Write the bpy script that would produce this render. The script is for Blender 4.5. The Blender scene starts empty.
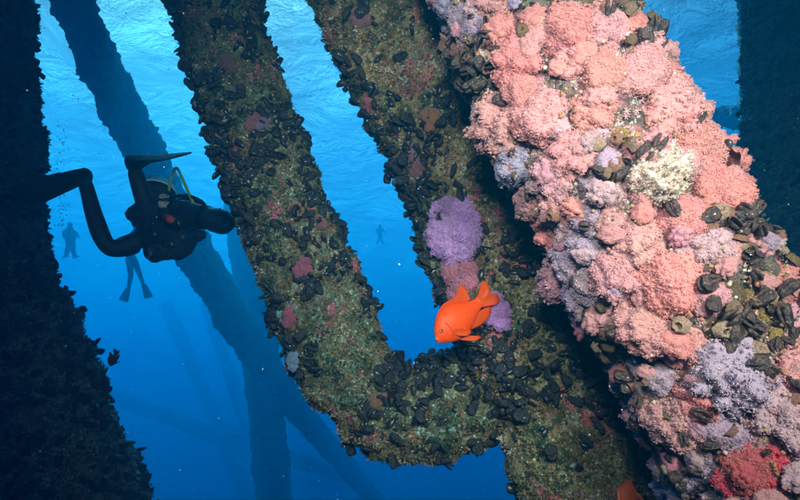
import bpy, math, random
import numpy as np
from mathutils import Vector, Matrix, Euler, Quaternion

# ------------------------------------------------------------------ scene, camera, light
random.seed(7)
RNG = np.random.default_rng(11)
scene = bpy.context.scene
COL = scene.collection
PITCH = math.radians(20)
HFOV = math.radians(80)
cam_d = bpy.data.cameras.new("camera")
cam_d.sensor_width = 36
cam_d.lens = 18 / math.tan(HFOV / 2)
cam_d.clip_start = 0.02
cam_d.clip_end = 1000
cam = bpy.data.objects.new("camera", cam_d)
cam.rotation_euler = (math.pi / 2 + PITCH, 0, 0)
COL.objects.link(cam)
scene.camera = cam
FW = np.array([0, math.cos(PITCH), math.sin(PITCH)])
UP = np.array([0, -math.sin(PITCH), math.cos(PITCH)])
RT = np.array([1.0, 0, 0])
KX = math.tan(HFOV / 2) / 400.0


def P(px, py, d):
    """place in the world that the photograph shows at px, py, at d metres ahead"""
    return FW * d + RT * ((px - 400) * KX * d) + UP * ((250 - py) * KX * d)


def V(a):
    return Vector([float(q) for q in a])


SUN_EL, SUN_AZ = math.radians(54), math.radians(-40)   # azimuth from +Y toward +X
world = bpy.data.worlds.new("World")
scene.world = world
world.use_nodes = True
nt = world.node_tree
bg = nt.nodes["Background"]
sky = nt.nodes.new("ShaderNodeTexSky")
sky.sky_type = 'NISHITA'
sky.sun_disc = False
sky.sun_elevation = SUN_EL
sky.sun_rotation = SUN_AZ
nt.links.new(sky.outputs[0], bg.inputs[0])
bg.inputs[1].default_value = 0.115
sd = bpy.data.lights.new("sun", 'SUN')
sd.energy = 5.0
sd.angle = math.radians(0.53)
sd.color = (1, .96, .9)
sun = bpy.data.objects.new("sun", sd)
sdir = V((math.sin(SUN_AZ) * math.cos(SUN_EL), math.cos(SUN_AZ) * math.cos(SUN_EL), math.sin(SUN_EL)))
sun.rotation_euler = sdir.to_track_quat('Z', 'Y').to_euler()
sun.location = (0, 10, 30)
COL.objects.link(sun)


def strobe(name, loc, target, watts, cone, color=(1, .90, .80)):
    """the photographer's two flash heads, held on arms beside the camera"""
    l = bpy.data.lights.new(name, 'SPOT')
    l.energy = watts
    l.spot_size = math.radians(cone)
    l.spot_blend = 0.8
    l.shadow_soft_size = 0.11
    l.color = color
    o = bpy.data.objects.new(name, l)
    o.location = V(loc)
    o.rotation_euler = (o.location - V(target)).to_track_quat('Z', 'Y').to_euler()
    COL.objects.link(o)


CAMP = np.zeros(3)
strobe("strobe", RT * .58 + UP * .38 - FW * .05, P(620, 220, 1.3), 66, 92)
strobe("strobe", RT * -.04 + UP * .50 - FW * .05, P(400, 235, 2.2), 52, 90)

scene.view_settings.view_transform = 'Standard'
scene.view_settings.look = 'None'
scene.view_settings.exposure = 1.6
scene.view_settings.gamma = 1
scene.cycles.max_bounces = 6
scene.cycles.diffuse_bounces = 2
scene.cycles.glossy_bounces = 3
scene.cycles.transmission_bounces = 4
scene.cycles.transparent_max_bounces = 8
scene.cycles.volume_bounces = 1
scene.cycles.sample_clamp_indirect = 3
scene.cycles.use_denoising = True
SURF_Z = 8.0
BED_Z = -24.0
REACH = 75.0
# ------------------------------------------------------------------ water, surface, sea bed
def new_mat(name):
    m = bpy.data.materials.new(name)
    m.use_nodes = True
    t = m.node_tree
    for n in list(t.nodes):
        t.nodes.remove(n)
    out = t.nodes.new("ShaderNodeOutputMaterial")
    return m, t, out


def link_mesh(name, me, parent=None, kind=None):
    o = bpy.data.objects.new(name, me)
    COL.objects.link(o)
    if parent:
        o.parent = parent
    if kind:
        o["kind"] = kind
    return o


def np_mesh(name, v, f, mat=None, smooth=True, attrs=None):
    """mesh from numpy vertices and faces (all faces of one size)"""
    me = bpy.data.meshes.new(name)
    v = np.asarray(v, dtype=np.float32)
    f = np.asarray(f, dtype=np.int32)
    n, k = f.shape
    me.vertices.add(len(v))
    me.vertices.foreach_set("co", v.ravel())
    me.loops.add(n * k)
    me.loops.foreach_set("vertex_index", f.ravel())
    me.polygons.add(n)
    me.polygons.foreach_set("loop_start", np.arange(0, n * k, k, dtype=np.int32))
    me.polygons.foreach_set("loop_total", np.full(n, k, dtype=np.int32))
    if smooth:
        me.polygons.foreach_set("use_smooth", np.ones(n, dtype=bool))
    for an, av in (attrs or {}).items():
        a = me.attributes.new(an, 'FLOAT', 'POINT')
        a.data.foreach_set("value", np.asarray(av, dtype=np.float32))
    me.update()
    me.validate()
    if mat:
        me.materials.append(mat)
    return me


# sea water: red is lost first, blue last
hz, t, out = new_mat("sea_water_volume")
pv = t.nodes.new("ShaderNodeVolumePrincipled")
pv.inputs["Color"].default_value = (.0005, .115, .235, 1)
pv.inputs["Absorption Color"].default_value = (.0, .455, .735, 1)
pv.inputs["Density"].default_value = 0.19
pv.inputs["Anisotropy"].default_value = 0.45
t.links.new(pv.outputs[0], out.inputs["Volume"])
R2 = REACH + 2
x0, x1, y0, y1, z0, z1 = -R2, R2, -R2, R2, BED_Z - 1.2, SURF_Z + .8
bv = [(x, y, z) for z in (z0, z1) for y in (y0, y1) for x in (x0, x1)]
bf = [(0, 2, 3, 1), (4, 5, 7, 6), (0, 1, 5, 4), (2, 6, 7, 3), (0, 4, 6, 2), (1, 3, 7, 5)]
haze = link_mesh("haze", np_mesh("haze", bv, bf, hz, smooth=False), kind="stuff")

# water surface: a real swell in the mesh, small ripples in the relief
g = np.sinh(np.linspace(-3.2, 3.2, 300))
g = g / g.max() * REACH
gx, gy = np.meshgrid(g, g + 0)
gz = np.zeros_like(gx)
wr = np.random.default_rng(3)
for lam, amp, n in ((5.5, .13, 7), (2.6, .09, 9), (1.3, .045, 12), (.7, .02, 12)):
    for _ in range(n):
        a = wr.normal(.9, .7)
        k = 2 * math.pi / (lam * wr.uniform(.7, 1.35))
        gz += amp / math.sqrt(n) * 1.6 * np.sin(k * (gx * math.cos(a) + gy * math.sin(a)) + wr.uniform(0, 6.28)) * np.exp(-(np.hypot(gx, gy) / (lam * 14)) ** 2)
N = len(g)
idx = np.arange(N * N).reshape(N, N)
ff = np.stack([idx[:-1, :-1], idx[:-1, 1:], idx[1:, 1:], idx[1:, :-1]], -1).reshape(-1, 4)
wm, t, out = new_mat("water_surface")
geo = t.nodes.new("ShaderNodeNewGeometry")
mp = t.nodes.new("ShaderNodeMapping")
mp.inputs["Scale"].default_value = (1.0, 1.6, 1)
mp.inputs["Rotation"].default_value = (0, 0, .5)
t.links.new(geo.outputs["Position"], mp.inputs[0])
nz = t.nodes.new("ShaderNodeTexNoise")
nz.inputs["Scale"].default_value = 1.3
nz.inputs["Detail"].default_value = 5
nz.inputs["Roughness"].default_value = .66
nz.inputs["Distortion"].default_value = .6
t.links.new(mp.outputs[0], nz.inputs["Vector"])
bp = t.nodes.new("ShaderNodeBump")
bp.inputs["Strength"].default_value = 1
bp.inputs["Distance"].default_value = .3
t.links.new(nz.outputs["Fac"], bp.inputs["Height"])
gl = t.nodes.new("ShaderNodeBsdfGlass")
gl.inputs["IOR"].default_value = 1.33
gl.inputs["Roughness"].default_value = .1
t.links.new(bp.outputs[0], gl.inputs["Normal"])
tr = t.nodes.new("ShaderNodeBsdfTransparent")
tr.inputs[0].default_value = (.9, .97, 1, 1)
mx = t.nodes.new("ShaderNodeMixShader")
mx.inputs[0].default_value = .62
t.links.new(tr.outputs[0], mx.inputs[1])
t.links.new(gl.outputs[0], mx.inputs[2])
t.links.new(mx.outputs[0], out.inputs["Surface"])
wat = link_mesh("water_surface", np_mesh("water_surface", np.stack([gx, gy, gz + SURF_Z], -1).reshape(-1, 3), ff, wm), kind="structure")

# sea bed: a sheet of silt far below
g = np.linspace(-REACH, REACH, 90)
gx, gy = np.meshgrid(g, g)
gz = BED_Z + .5 * np.sin(gx * .17 + 1) * np.cos(gy * .21) + .15 * np.sin(gx * .7 + gy * .4)
N = len(g)
idx = np.arange(N * N).reshape(N, N)
ff = np.stack([idx[:-1, :-1], idx[:-1, 1:], idx[1:, 1:], idx[1:, :-1]], -1).reshape(-1, 4)
sm, t, out = new_mat("sea_bed_silt")
pr = t.nodes.new("ShaderNodeBsdfPrincipled")
nz = t.nodes.new("ShaderNodeTexNoise")
nz.inputs["Scale"].default_value = 60
rp = t.nodes.new("ShaderNodeValToRGB")
rp.color_ramp.elements[0].color = (.10, .09, .07, 1)
rp.color_ramp.elements[1].color = (.22, .19, .14, 1)
t.links.new(nz.outputs[0], rp.inputs[0])
t.links.new(rp.outputs[0], pr.inputs["Base Color"])
pr.inputs["Roughness"].default_value = .95
t.links.new(pr.outputs[0], out.inputs[0])
link_mesh("sea_bed", np_mesh("sea_bed", np.stack([gx, gy, gz], -1).reshape(-1, 3), ff, sm), kind="structure")
# ------------------------------------------------------------------ helpers
from mathutils.bvhtree import BVHTree


def hash3(i, j, k, s):
    h = (i * 374761393 + j * 668265263 + k * 2147483647 + s * 974634777) & 0xFFFFFFFF
    h = ((h ^ (h >> 13)) * 1274126177) & 0xFFFFFFFF
    h = ((h ^ (h >> 16)) * 2246822519) & 0xFFFFFFFF
    return ((h ^ (h >> 15)) & 0xFFFFFF) / float(0xFFFFFF)


def noise3(p, s=0):
    """smooth value noise, -1..1"""
    f = np.floor(p)
    i = f.astype(np.int64)
    t = p - f
    t = t * t * (3 - 2 * t)
    r = 0
    for a in (0, 1):
        for b in (0, 1):
            for c in (0, 1):
                w = (t[:, 0] if a else 1 - t[:, 0]) * (t[:, 1] if b else 1 - t[:, 1]) * (t[:, 2] if c else 1 - t[:, 2])
                r = r + w * hash3(i[:, 0] + a, i[:, 1] + b, i[:, 2] + c, s)
    return r * 2 - 1


def fbm(p, s=0, octs=4, gain=.5):
    r, a, n = 0, 1.0, 0
    for o in range(octs):
        r = r + a * noise3(p * (2.03 ** o) + o * 7.3, s + o)
        n += a
        a *= gain
    return r / n


def worley(p, s=0):
    """distance to the nearest scattered point"""
    f = np.floor(p).astype(np.int64)
    best = np.full(len(p), 9.0)
    for a in (-1, 0, 1):
        for b in (-1, 0, 1):
            for c in (-1, 0, 1):
                i, j, k = f[:, 0] + a, f[:, 1] + b, f[:, 2] + c
                q = np.stack([i + hash3(i, j, k, s), j + hash3(i, j, k, s + 1), k + hash3(i, j, k, s + 2)], -1)
                best = np.minimum(best, ((q - p) ** 2).sum(1))
    return np.sqrt(best)


def project(p):
    p = np.atleast_2d(p)
    d = p @ FW
    return 400 + (p @ RT) / (KX * d), 250 - (p @ UP) / (KX * d), d


def spline(pts, n):
    pts = np.array(pts, float)
    q = np.vstack([2 * pts[0] - pts[1], pts, 2 * pts[-1] - pts[-2]])
    out = []
    m = len(pts) - 1
    for t in np.linspace(0, m - 1e-6, n):
        i = int(t)
        u = t - i
        a, b, c, d = q[i], q[i + 1], q[i + 2], q[i + 3]
        out.append(.5 * ((2 * b) + (c - a) * u + (2 * a - 5 * b + 4 * c - d) * u * u + (3 * b - a - 3 * c + d) * u ** 3))
    return np.array(out)


def unit(v):
    return v / np.maximum(np.linalg.norm(v, axis=-1, keepdims=True), 1e-9)


def tube_grid(c, r, nu):
    """rings round a centre line; r is one radius per ring"""
    t = unit(np.gradient(c, axis=0))
    up = np.array([0, -1, 0.1])
    a = unit(np.cross(t, up))
    b = np.cross(t, a)
    th = np.linspace(0, 2 * np.pi, nu, endpoint=False)
    rad = a[:, None, :] * np.cos(th)[None, :, None] + b[:, None, :] * np.sin(th)[None, :, None]
    return c[:, None, :] + rad * r[:, None, None], rad


def grid_faces(nv, nu, wrap=True):
    idx = np.arange(nv * nu).reshape(nv, nu)
    if wrap:
        nx = np.roll(idx, -1, axis=1)
    else:
        nx = idx[:, 1:]
        idx = idx[:, :-1]
    return np.stack([idx[:-1], nx[:-1], nx[1:], idx[1:]], -1).reshape(-1, 4)


class Skin:
    """a displaced tube: its mesh arrays and places to grow things on"""

    def __init__(self, pts, rad, nu, nv, disp):
        c = spline(pts, nv)
        r = spline([(q, 0, 0) for q in rad], nv)[:, 0]
        g, n = tube_grid(c, r, nu)
        p = g.reshape(-1, 3)
        nn = n.reshape(-1, 3)
        p = p + nn * disp(p)[:, None]
        self.v, self.f = p, grid_faces(nv, nu)
        e1 = p[self.f[:, 2]] - p[self.f[:, 0]]
        e2 = p[self.f[:, 3]] - p[self.f[:, 1]]
        cr = np.cross(e1, e2)
        self.area = np.linalg.norm(cr, axis=1) / 2
        fn = unit(cr)
        cen = p[self.f].mean(1)
        rn = nn[self.f].mean(1)
        fn *= np.sign((fn * rn).sum(1))[:, None]
        self.cen, self.fn, self.rn = cen, unit(fn * .5 + unit(rn) * .5), unit(rn)
        self.bvh = None

    def scatter(self, n, w=None, facing=-.3, rng=RNG):
        x, y, d = project(self.cen)
        ok = (d > .2) & (x > -60) & (x < 860) & (y > -70) & (y < 570)
        ok &= ((-unit(self.cen)) * self.rn).sum(1) > facing
        ww = self.area * ok
        if w is not None:
            ww = ww * w(self.cen)
        ww = ww / ww.sum()
        k = rng.choice(len(ww), n, p=ww)
        j = rng.random((n, 2))
        q = self.v[self.f[k]]
        a = q[:, 0] * (1 - j[:, :1]) + q[:, 1] * j[:, :1]
        b = q[:, 3] * (1 - j[:, :1]) + q[:, 2] * j[:, :1]
        return a * (1 - j[:, 1:]) + b * j[:, 1:], self.fn[k]

    def hit(self, px, py):
        if self.bvh is None:
            self.bvh = BVHTree.FromPolygons([tuple(q) for q in self.v.tolist()], self.f.tolist())
        loc, n, i, dist = self.bvh.ray_cast(Vector((0, 0, 0)), V(P(px, py, 1)).normalized())
        if loc is None:
            return None
        return np.array(loc), self.fn[i]


def frames(n, rng=RNG, lean=0.0, spin=None):
    """3x3 frames whose z column follows n, with a random spin and lean"""
    m = len(n)
    z = unit(n + rng.normal(0, 1, (m, 3)) * lean) if lean else unit(n)
    h = unit(rng.normal(0, 1, (m, 3)))
    x = unit(np.cross(h, z))
    y = np.cross(z, x)
    return np.stack([x, y, z], -1)


def stamp(tv, tf, pos, fr, sc):
    """many copies of one small shape as one set of arrays"""
    m, k = len(pos), len(tv)
    sc = np.asarray(sc, float)
    if sc.ndim == 1:
        sc = sc[:, None].repeat(3, 1)
    v = np.einsum('mij,mkj->mki', fr, tv[None] * sc[:, None, :]) + pos[:, None]
    f = tf[None] + (np.arange(m) * k)[:, None, None]
    return v.reshape(-1, 3), f.reshape(-1, tf.shape[1])


def empty(name, loc, label, cat, group=None):
    o = bpy.data.objects.new(name, None)
    o.empty_display_size = .1
    o.location = V(loc)
    o["label"], o["category"] = label, cat
    if group:
        o["group"] = group
    COL.objects.link(o)
    return o


def child(name, me, root, mat=None, kind=None, label=None):
    """a part whose mesh is written in world metres"""
    o = bpy.data.objects.new(name, me)
    COL.objects.link(o)
    o.parent = root
    M0 = Matrix.Identity(4)
    r = root
    while r is not None:
        M0 = Matrix.Translation(r.location) @ M0
        r = r.parent
    o.matrix_parent_inverse = M0.inverted()
    if mat:
        me.materials.append(mat)
    if kind:
        o["kind"] = kind
    if label:
        o["label"] = label
    return o


def place(name, me, root, pos, fr, sc, color=None, label=None):
    """a part that shares a mesh, set at pos with frame fr"""
    o = bpy.data.objects.new(name, me)
    M = Matrix.Identity(4)
    sc = (sc, sc, sc) if np.isscalar(sc) else sc
    for i in range(3):
        for j in range(3):
            M[i][j] = float(fr[i][j] * sc[j])
        M[i][3] = float(pos[i])
    if root is not None:
        o.parent = root
        o.matrix_parent_inverse = Matrix.Translation(root.location).inverted()
    o.matrix_basis = M
    if color is not None:
        o.color = (*color, 1)
    if label:
        o["label"] = label
    COL.objects.link(o)
    return o


# ------------------------------------------------------------------ materials
def N(t, kind, **kw):
    n = t.nodes.new(kind)
    for k, v in kw.items():
        if k in n.inputs:
            n.inputs[k].default_value = v
        else:
            setattr(n, k, v)
    return n


def ramp(t, fac, stops, interp='LINEAR'):
    r = t.nodes.new("ShaderNodeValToRGB")
    r.color_ramp.interpolation = interp
    e = r.color_ramp.elements
    while len(e) < len(stops):
        e.new(.5)
    for q, (p, c) in zip(e, stops):
        q.position = p
        q.color = (*c, 1) if len(c) == 3 else c
    if fac is not None:
        t.links.new(fac, r.inputs[0])
    return r


def mixc(t, fac, a, b, mode='MIX'):
    m = t.nodes.new("ShaderNodeMix")
    m.data_type = 'RGBA'
    m.blend_type = mode
    for sock, val in ((m.inputs[0], fac), (m.inputs[6], a), (m.inputs[7], b)):
        if isinstance(val, (int, float)):
            sock.default_value = val
        elif isinstance(val, tuple):
            sock.default_value = (*val, 1)
        else:
            t.links.new(val, sock)
    return m.outputs[2]


def noise(t, vec, scale, detail=4, rough=.55, dist=0.0):
    n = t.nodes.new("ShaderNodeTexNoise")
    n.inputs["Scale"].default_value = scale
    n.inputs["Detail"].default_value = detail
    n.inputs["Roughness"].default_value = rough
    n.inputs["Distortion"].default_value = dist
    t.links.new(vec, n.inputs["Vector"])
    return n


def crust_material(name, base, mid, warm, pink, green, pale, dim=1.0, wv=.5, patch=(.57, .63)):
    """encrusting growth: layered patches of sponge, turf, coralline crust"""
    m, t, out = new_mat(name)
    geo = t.nodes.new("ShaderNodeNewGeometry")
    v = geo.outputs["Position"]
    c = ramp(t, noise(t, v, 22, 6, .65, .4).outputs["Fac"], [(.3, base), (.48, mid), (.62, base), (.75, warm)]).outputs[0]
    k = ramp(t, noise(t, v, 4.5, 5, .7, .6).outputs["Fac"], [(patch[0], (0, 0, 0)), (patch[1], (1, 1, 1))]).outputs[0]
    c = mixc(t, k, c, pink)
    k = ramp(t, noise(t, v, 9, 6, .7, 1.0).outputs["Color"], [(.56, (0, 0, 0)), (.64, (1, 1, 1))]).outputs[0]
    c = mixc(t, k, c, green)
    k = ramp(t, noise(t, v, 75, 3, .6).outputs["Fac"], [(.58, (0, 0, 0)), (.67, (1, 1, 1))]).outputs[0]
    c = mixc(t, k, c, pale)
    k = ramp(t, noise(t, v, 13, 5, .7, .8).outputs["Fac"], [(.36, (.30, .32, .30)), (.52, (1, 1, 1)), (.66, (1.35, 1.25, 1.1))]).outputs[0]
    c = mixc(t, 1.0, c, k, 'MULTIPLY')
    k = ramp(t, noise(t, v, 130, 3, .6).outputs["Fac"], [(.30, (.25, .25, .25)), (.5, (1, 1, 1))]).outputs[0]
    c = mixc(t, 1.0, c, k, 'MULTIPLY')
    if dim != 1.0:
        c = mixc(t, 1.0, c, (dim, dim, dim), 'MULTIPLY')
    p = N(t, "ShaderNodeBsdfPrincipled", Roughness=.8)
    p.inputs["Specular IOR Level"].default_value = .25
    t.links.new(c, p.inputs["Base Color"])
    b = N(t, "ShaderNodeBump", Strength=.9, Distance=.008)
    t.links.new(noise(t, v, 90, 5, .7).outputs["Fac"], b.inputs["Height"])
    t.links.new(b.outputs[0], p.inputs["Normal"])
    t.links.new(p.outputs[0], out.inputs[0])
    return m


M_CRUST = crust_material("brown_turf_crust", (.10, .075, .035), (.32, .22, .11), (.50, .22, .07), (.55, .11, .13),
                         (.05, .15, .085), (.62, .55, .42))
M_CRUSTG = crust_material("green_turf_crust", (.06, .07, .045), (.20, .18, .11), (.40, .19, .08), (.50, .10, .14),
                          (.04, .19, .13), (.50, .58, .48))
M_ROCKY = crust_material("pink_coralline_crust", (.05, .035, .03), (.16, .09, .07), (.24, .12, .06), (.34, .13, .14),
                         (.16, .12, .08), (.60, .52, .48), patch=(.5, .58))
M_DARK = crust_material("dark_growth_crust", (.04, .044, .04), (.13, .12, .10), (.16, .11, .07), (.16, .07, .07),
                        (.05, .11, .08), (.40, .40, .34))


def simple(name, col, rough=.5, spec=.5, var=None, vs=40, bump=0.0, metallic=0.0, coat=0.0, obj_color=False):
    m, t, out = new_mat(name)
    geo = t.nodes.new("ShaderNodeTexCoord")
    v = geo.outputs["Object"]
    p = N(t, "ShaderNodeBsdfPrincipled", Roughness=rough, Metallic=metallic)
    p.inputs["Specular IOR Level"].default_value = spec
    p.inputs["Coat Weight"].default_value = coat
    nz = noise(t, v, vs, 5, .6)
    c = ramp(t, nz.outputs["Fac"], [(.35, col), (.68, var or tuple(q * .6 for q in col))]).outputs[0]
    if obj_color:
        oi = t.nodes.new("ShaderNodeObjectInfo")
        c = mixc(t, 1.0, c, oi.outputs["Color"], 'MULTIPLY')
    t.links.new(c, p.inputs["Base Color"])
    if bump:
        b = N(t, "ShaderNodeBump", Strength=.7, Distance=bump)
        t.links.new(nz.outputs["Fac"], b.inputs["Height"])
        t.links.new(b.outputs[0], p.inputs["Normal"])
    t.links.new(p.outputs[0], out.inputs[0])
    return m


def polyp_material(name="anemone_flesh", white=.28, core=1.0, hue=(.488, .506)):
    """corallimorph flesh: object colour in the column, paler at the tentacle tips"""
    m, t, out = new_mat(name)
    at = t.nodes.new("ShaderNodeAttribute")
    at.attribute_name = "tip"
    sh = t.nodes.new("ShaderNodeAttribute")
    sh.attribute_name = "shade"
    oi = t.nodes.new("ShaderNodeObjectInfo")
    geo = t.nodes.new("ShaderNodeNewGeometry")
    hs = t.nodes.new("ShaderNodeHueSaturation")
    n = noise(t, geo.outputs["Position"], 16, 3, .6)
    mr = t.nodes.new("ShaderNodeMapRange")
    mr.inputs[1].default_value, mr.inputs[2].default_value = .3, .7
    mr.inputs[3].default_value, mr.inputs[4].default_value = hue
    t.links.new(n.outputs["Fac"], mr.inputs[0])
    t.links.new(mr.outputs[0], hs.inputs["Hue"])
    ad = t.nodes.new("ShaderNodeMath")
    ad.operation = 'MULTIPLY_ADD'
    ad.inputs[1].default_value, ad.inputs[2].default_value = .4 + .5 * (1 - core), .72 * core
    t.links.new(sh.outputs["Fac"], ad.inputs[0])
    t.links.new(ad.outputs[0], hs.inputs["Value"])
    t.links.new(oi.outputs["Color"], hs.inputs["Color"])
    c = mixc(t, at.outputs["Fac"], hs.outputs[0], mixc(t, white, oi.outputs["Color"], (.88, .70, .70)))
    p = N(t, "ShaderNodeBsdfPrincipled", Roughness=.55)
    p.inputs["Specular IOR Level"].default_value = .12
    t.links.new(c, p.inputs["Base Color"])
    b = N(t, "ShaderNodeBump", Strength=.8, Distance=.003)
    t.links.new(noise(t, geo.outputs["Position"], 260, 3, .6).outputs["Fac"], b.inputs["Height"])
    t.links.new(b.outputs[0], p.inputs["Normal"])
    tl = t.nodes.new("ShaderNodeBsdfTranslucent")
    t.links.new(c, tl.inputs[0])
    mx = t.nodes.new("ShaderNodeMixShader")
    mx.inputs[0].default_value = .36
    t.links.new(p.outputs[0], mx.inputs[1])
    t.links.new(tl.outputs[0], mx.inputs[2])
    t.links.new(mx.outputs[0], out.inputs[0])
    return m


M_POLYP = polyp_material()
M_FUZZ = polyp_material('fuzzy_colony', .42, .9, (.492, .508))
M_FRILL = polyp_material('frilled_colony', .45, 1.0, (.492, .496))
M_MUSSEL = simple("mussel_shell", (.010, .012, .020), .38, .5, (.035, .028, .022), 6, .02, coat=.15)
M_MUSSELC = simple("overgrown_mussel_shell", (.014, .012, .016), .32, .5, (.085, .045, .03), 3.5, .03, coat=.1)
M_BARN = simple("barnacle_plate", (.32, .20, .15), .7, .3, (.14, .10, .06), 7, .05, obj_color=True)
M_SCALLOP = simple("scallop_shell", (.28, .19, .14), .6, .4, (.50, .30, .26), 6, .04)
M_LIP = simple("scallop_mantle", (.55, .16, .05), .5, .4, (.20, .05, .03), 12)
M_SPONGE = simple("lumpy_sponge", (1, 1, 1), .75, .25, (.35, .30, .26), 9, .06, obj_color=True)


def turf_material(name, stops):
    m, t, out = new_mat(name)
    at = t.nodes.new("ShaderNodeAttribute")
    at.attribute_name = "tint"
    c = ramp(t, at.outputs["Fac"], stops).outputs[0]
    p = N(t, "ShaderNodeBsdfPrincipled", Roughness=.7)
    p.inputs["Specular IOR Level"].default_value = .25
    t.links.new(c, p.inputs["Base Color"])
    tl = t.nodes.new("ShaderNodeBsdfTranslucent")
    t.links.new(c, tl.inputs[0])
    mx = t.nodes.new("ShaderNodeMixShader")
    mx.inputs[0].default_value = .25
    t.links.new(p.outputs[0], mx.inputs[1])
    t.links.new(tl.outputs[0], mx.inputs[2])
    t.links.new(mx.outputs[0], out.inputs[0])
    return m


M_TURF = turf_material("hydroid_turf", [(0, (.03, .08, .05)), (.2, (.08, .09, .04)), (.38, (.24, .16, .07)), (.55, (.32, .21, .10)),
                                        (.68, (.13, .10, .05)), (.80, (.40, .18, .07)), (.92, (.42, .12, .12)), (1, (.55, .46, .34))])
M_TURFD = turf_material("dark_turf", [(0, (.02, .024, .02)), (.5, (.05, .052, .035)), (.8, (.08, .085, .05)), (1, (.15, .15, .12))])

# ------------------------------------------------------------------ small shapes
def lathe_dome(nseg, prof):
    v, f = [], []
    for r, z in prof:
        for k in range(nseg):
            a = 2 * math.pi * k / nseg
            v.append((r * math.cos(a), r * math.sin(a), z))
    for i in range(len(prof) - 1):
        for k in range(nseg):
            k2 = (k + 1) % nseg
            f.append((i * nseg + k, i * nseg + k2, (i + 1) * nseg + k2, (i + 1) * nseg + k))
    return np.array(v), np.array(f)


def mussel_shape(nl=9, na=8):
    """one closed shell: hinge at x=0, round mouth at x=1, two bulging valves"""
    v, f = [], []
    for i in range(nl):
        s = i / (nl - 1)
        x = .5 - .5 * math.cos(math.pi * s)
        w = .32 * (math.sin(math.pi * min(1, s * 1.0)) ** .6) * (.55 + .65 * s) + .015
        h = .17 * (math.sin(math.pi * s) ** .7) * (1.15 - .35 * s) + .012
        oy = .07 * math.sin(math.pi * s)
        for k in range(na):
            a = 2 * math.pi * k / na
            ca, sa = math.cos(a), math.sin(a)
            v.append((x, oy + w * math.copysign(abs(ca) ** .8, ca), h * math.copysign(abs(sa) ** 1.15, sa)))
    for i in range(nl - 1):
        for k in range(na):
            k2 = (k + 1) % na
            f.append((i * na + k, i * na + k2, (i + 1) * na + k2, (i + 1) * na + k))
    v = np.array(v)
    v[:, 0] -= .15
    return v, np.array(f)


def open_valves(gap):
    """two valves parted at the mouth, seen as a dark slit"""
    v, f = mussel_shape(9, 8)
    out_v, out_f = [], []
    for s in (1, -1):
        w = v.copy()
        keep = w[:, 2] * s < -.001
        w[keep, 2] *= .25
        a = gap * s
        x, z = w[:, 0].copy(), w[:, 2].copy()
        w[:, 0] = x * math.cos(a) - z * math.sin(a)
        w[:, 2] = x * math.sin(a) + z * math.cos(a) + .012 * s
        out_f.append(f + len(v) * len(out_v))
        out_v.append(w)
    return np.vstack(out_v), np.vstack(out_f)


def barnacle_shape(nseg=12):
    v, f = lathe_dome(nseg, [(1.0, 0), (.86, .28), (.68, .62), (.55, .80), (.42, .80), (.34, .45), (.05, .2)])
    a = np.arctan2(v[:, 1], v[:, 0])
    k = 1 + .07 * np.sign(np.sin(6 * a + .3)) + .05 * np.sin(3 * a + 1)
    v[:, 0] *= k
    v[:, 1] *= k
    v[:, 2] *= 1 + .12 * np.sin(6 * a + .5)
    return v, f


def polyp_shape(nt=9, seed=0, L=1.0):
    """a strawberry anemone: short column, mouth disc, ring of knobbed tentacles"""
    r = np.random.default_rng(seed)
    v, f = lathe_dome(6, [(.42, -.1), (.46, .48), (.1, .52)])
    tip = np.array([.0] * 6 + [.25] * 6 + [.0] * 6)
    V_, F_, T_ = [v], [f], [tip]
    n = len(v)
    for k in range(nt):
        a = 2 * math.pi * k / nt + r.normal(0, .15)
        d = np.array([math.cos(a), math.sin(a), .42 + r.normal(0, .22)])
        d /= np.linalg.norm(d)
        s = np.array([-math.sin(a), math.cos(a), 0])
        u = np.cross(d, s)
        b = np.array([.36 * math.cos(a), .36 * math.sin(a), .48])
        ln = L * r.uniform(.55, .85)
        ring = []
        for q, w in ((0, .13), (.85, .17), (1.2, .02)):
            for j in range(3):
                aa = 2.094 * j
                ring.append(b + d * ln * q + (s * math.cos(aa) + u * math.sin(aa)) * w)
        V_.append(np.array(ring))
        ff = []
        for i in range(2):
            for j in range(3):
                j2 = (j + 1) % 3
                ff.append((n + i * 3 + j, n + i * 3 + j2, n + i * 3 + 3 + j2, n + i * 3 + 3 + j))
        F_.append(np.array(ff))
        T_.append(np.array([.2] * 3 + [.9] * 3 + [1.0] * 3))
        n += 9
    return np.vstack(V_), np.vstack(F_), np.concatenate(T_)


def dome_points(n, seed, zmin=-.15):
    """even points over a dome"""
    i = np.arange(n) + .5
    z = 1 - (1 - zmin) * i / n
    a = i * 2.399963 + seed
    r = np.sqrt(np.maximum(0, 1 - z * z))
    return np.stack([r * np.cos(a), r * np.sin(a), z], -1)


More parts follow.
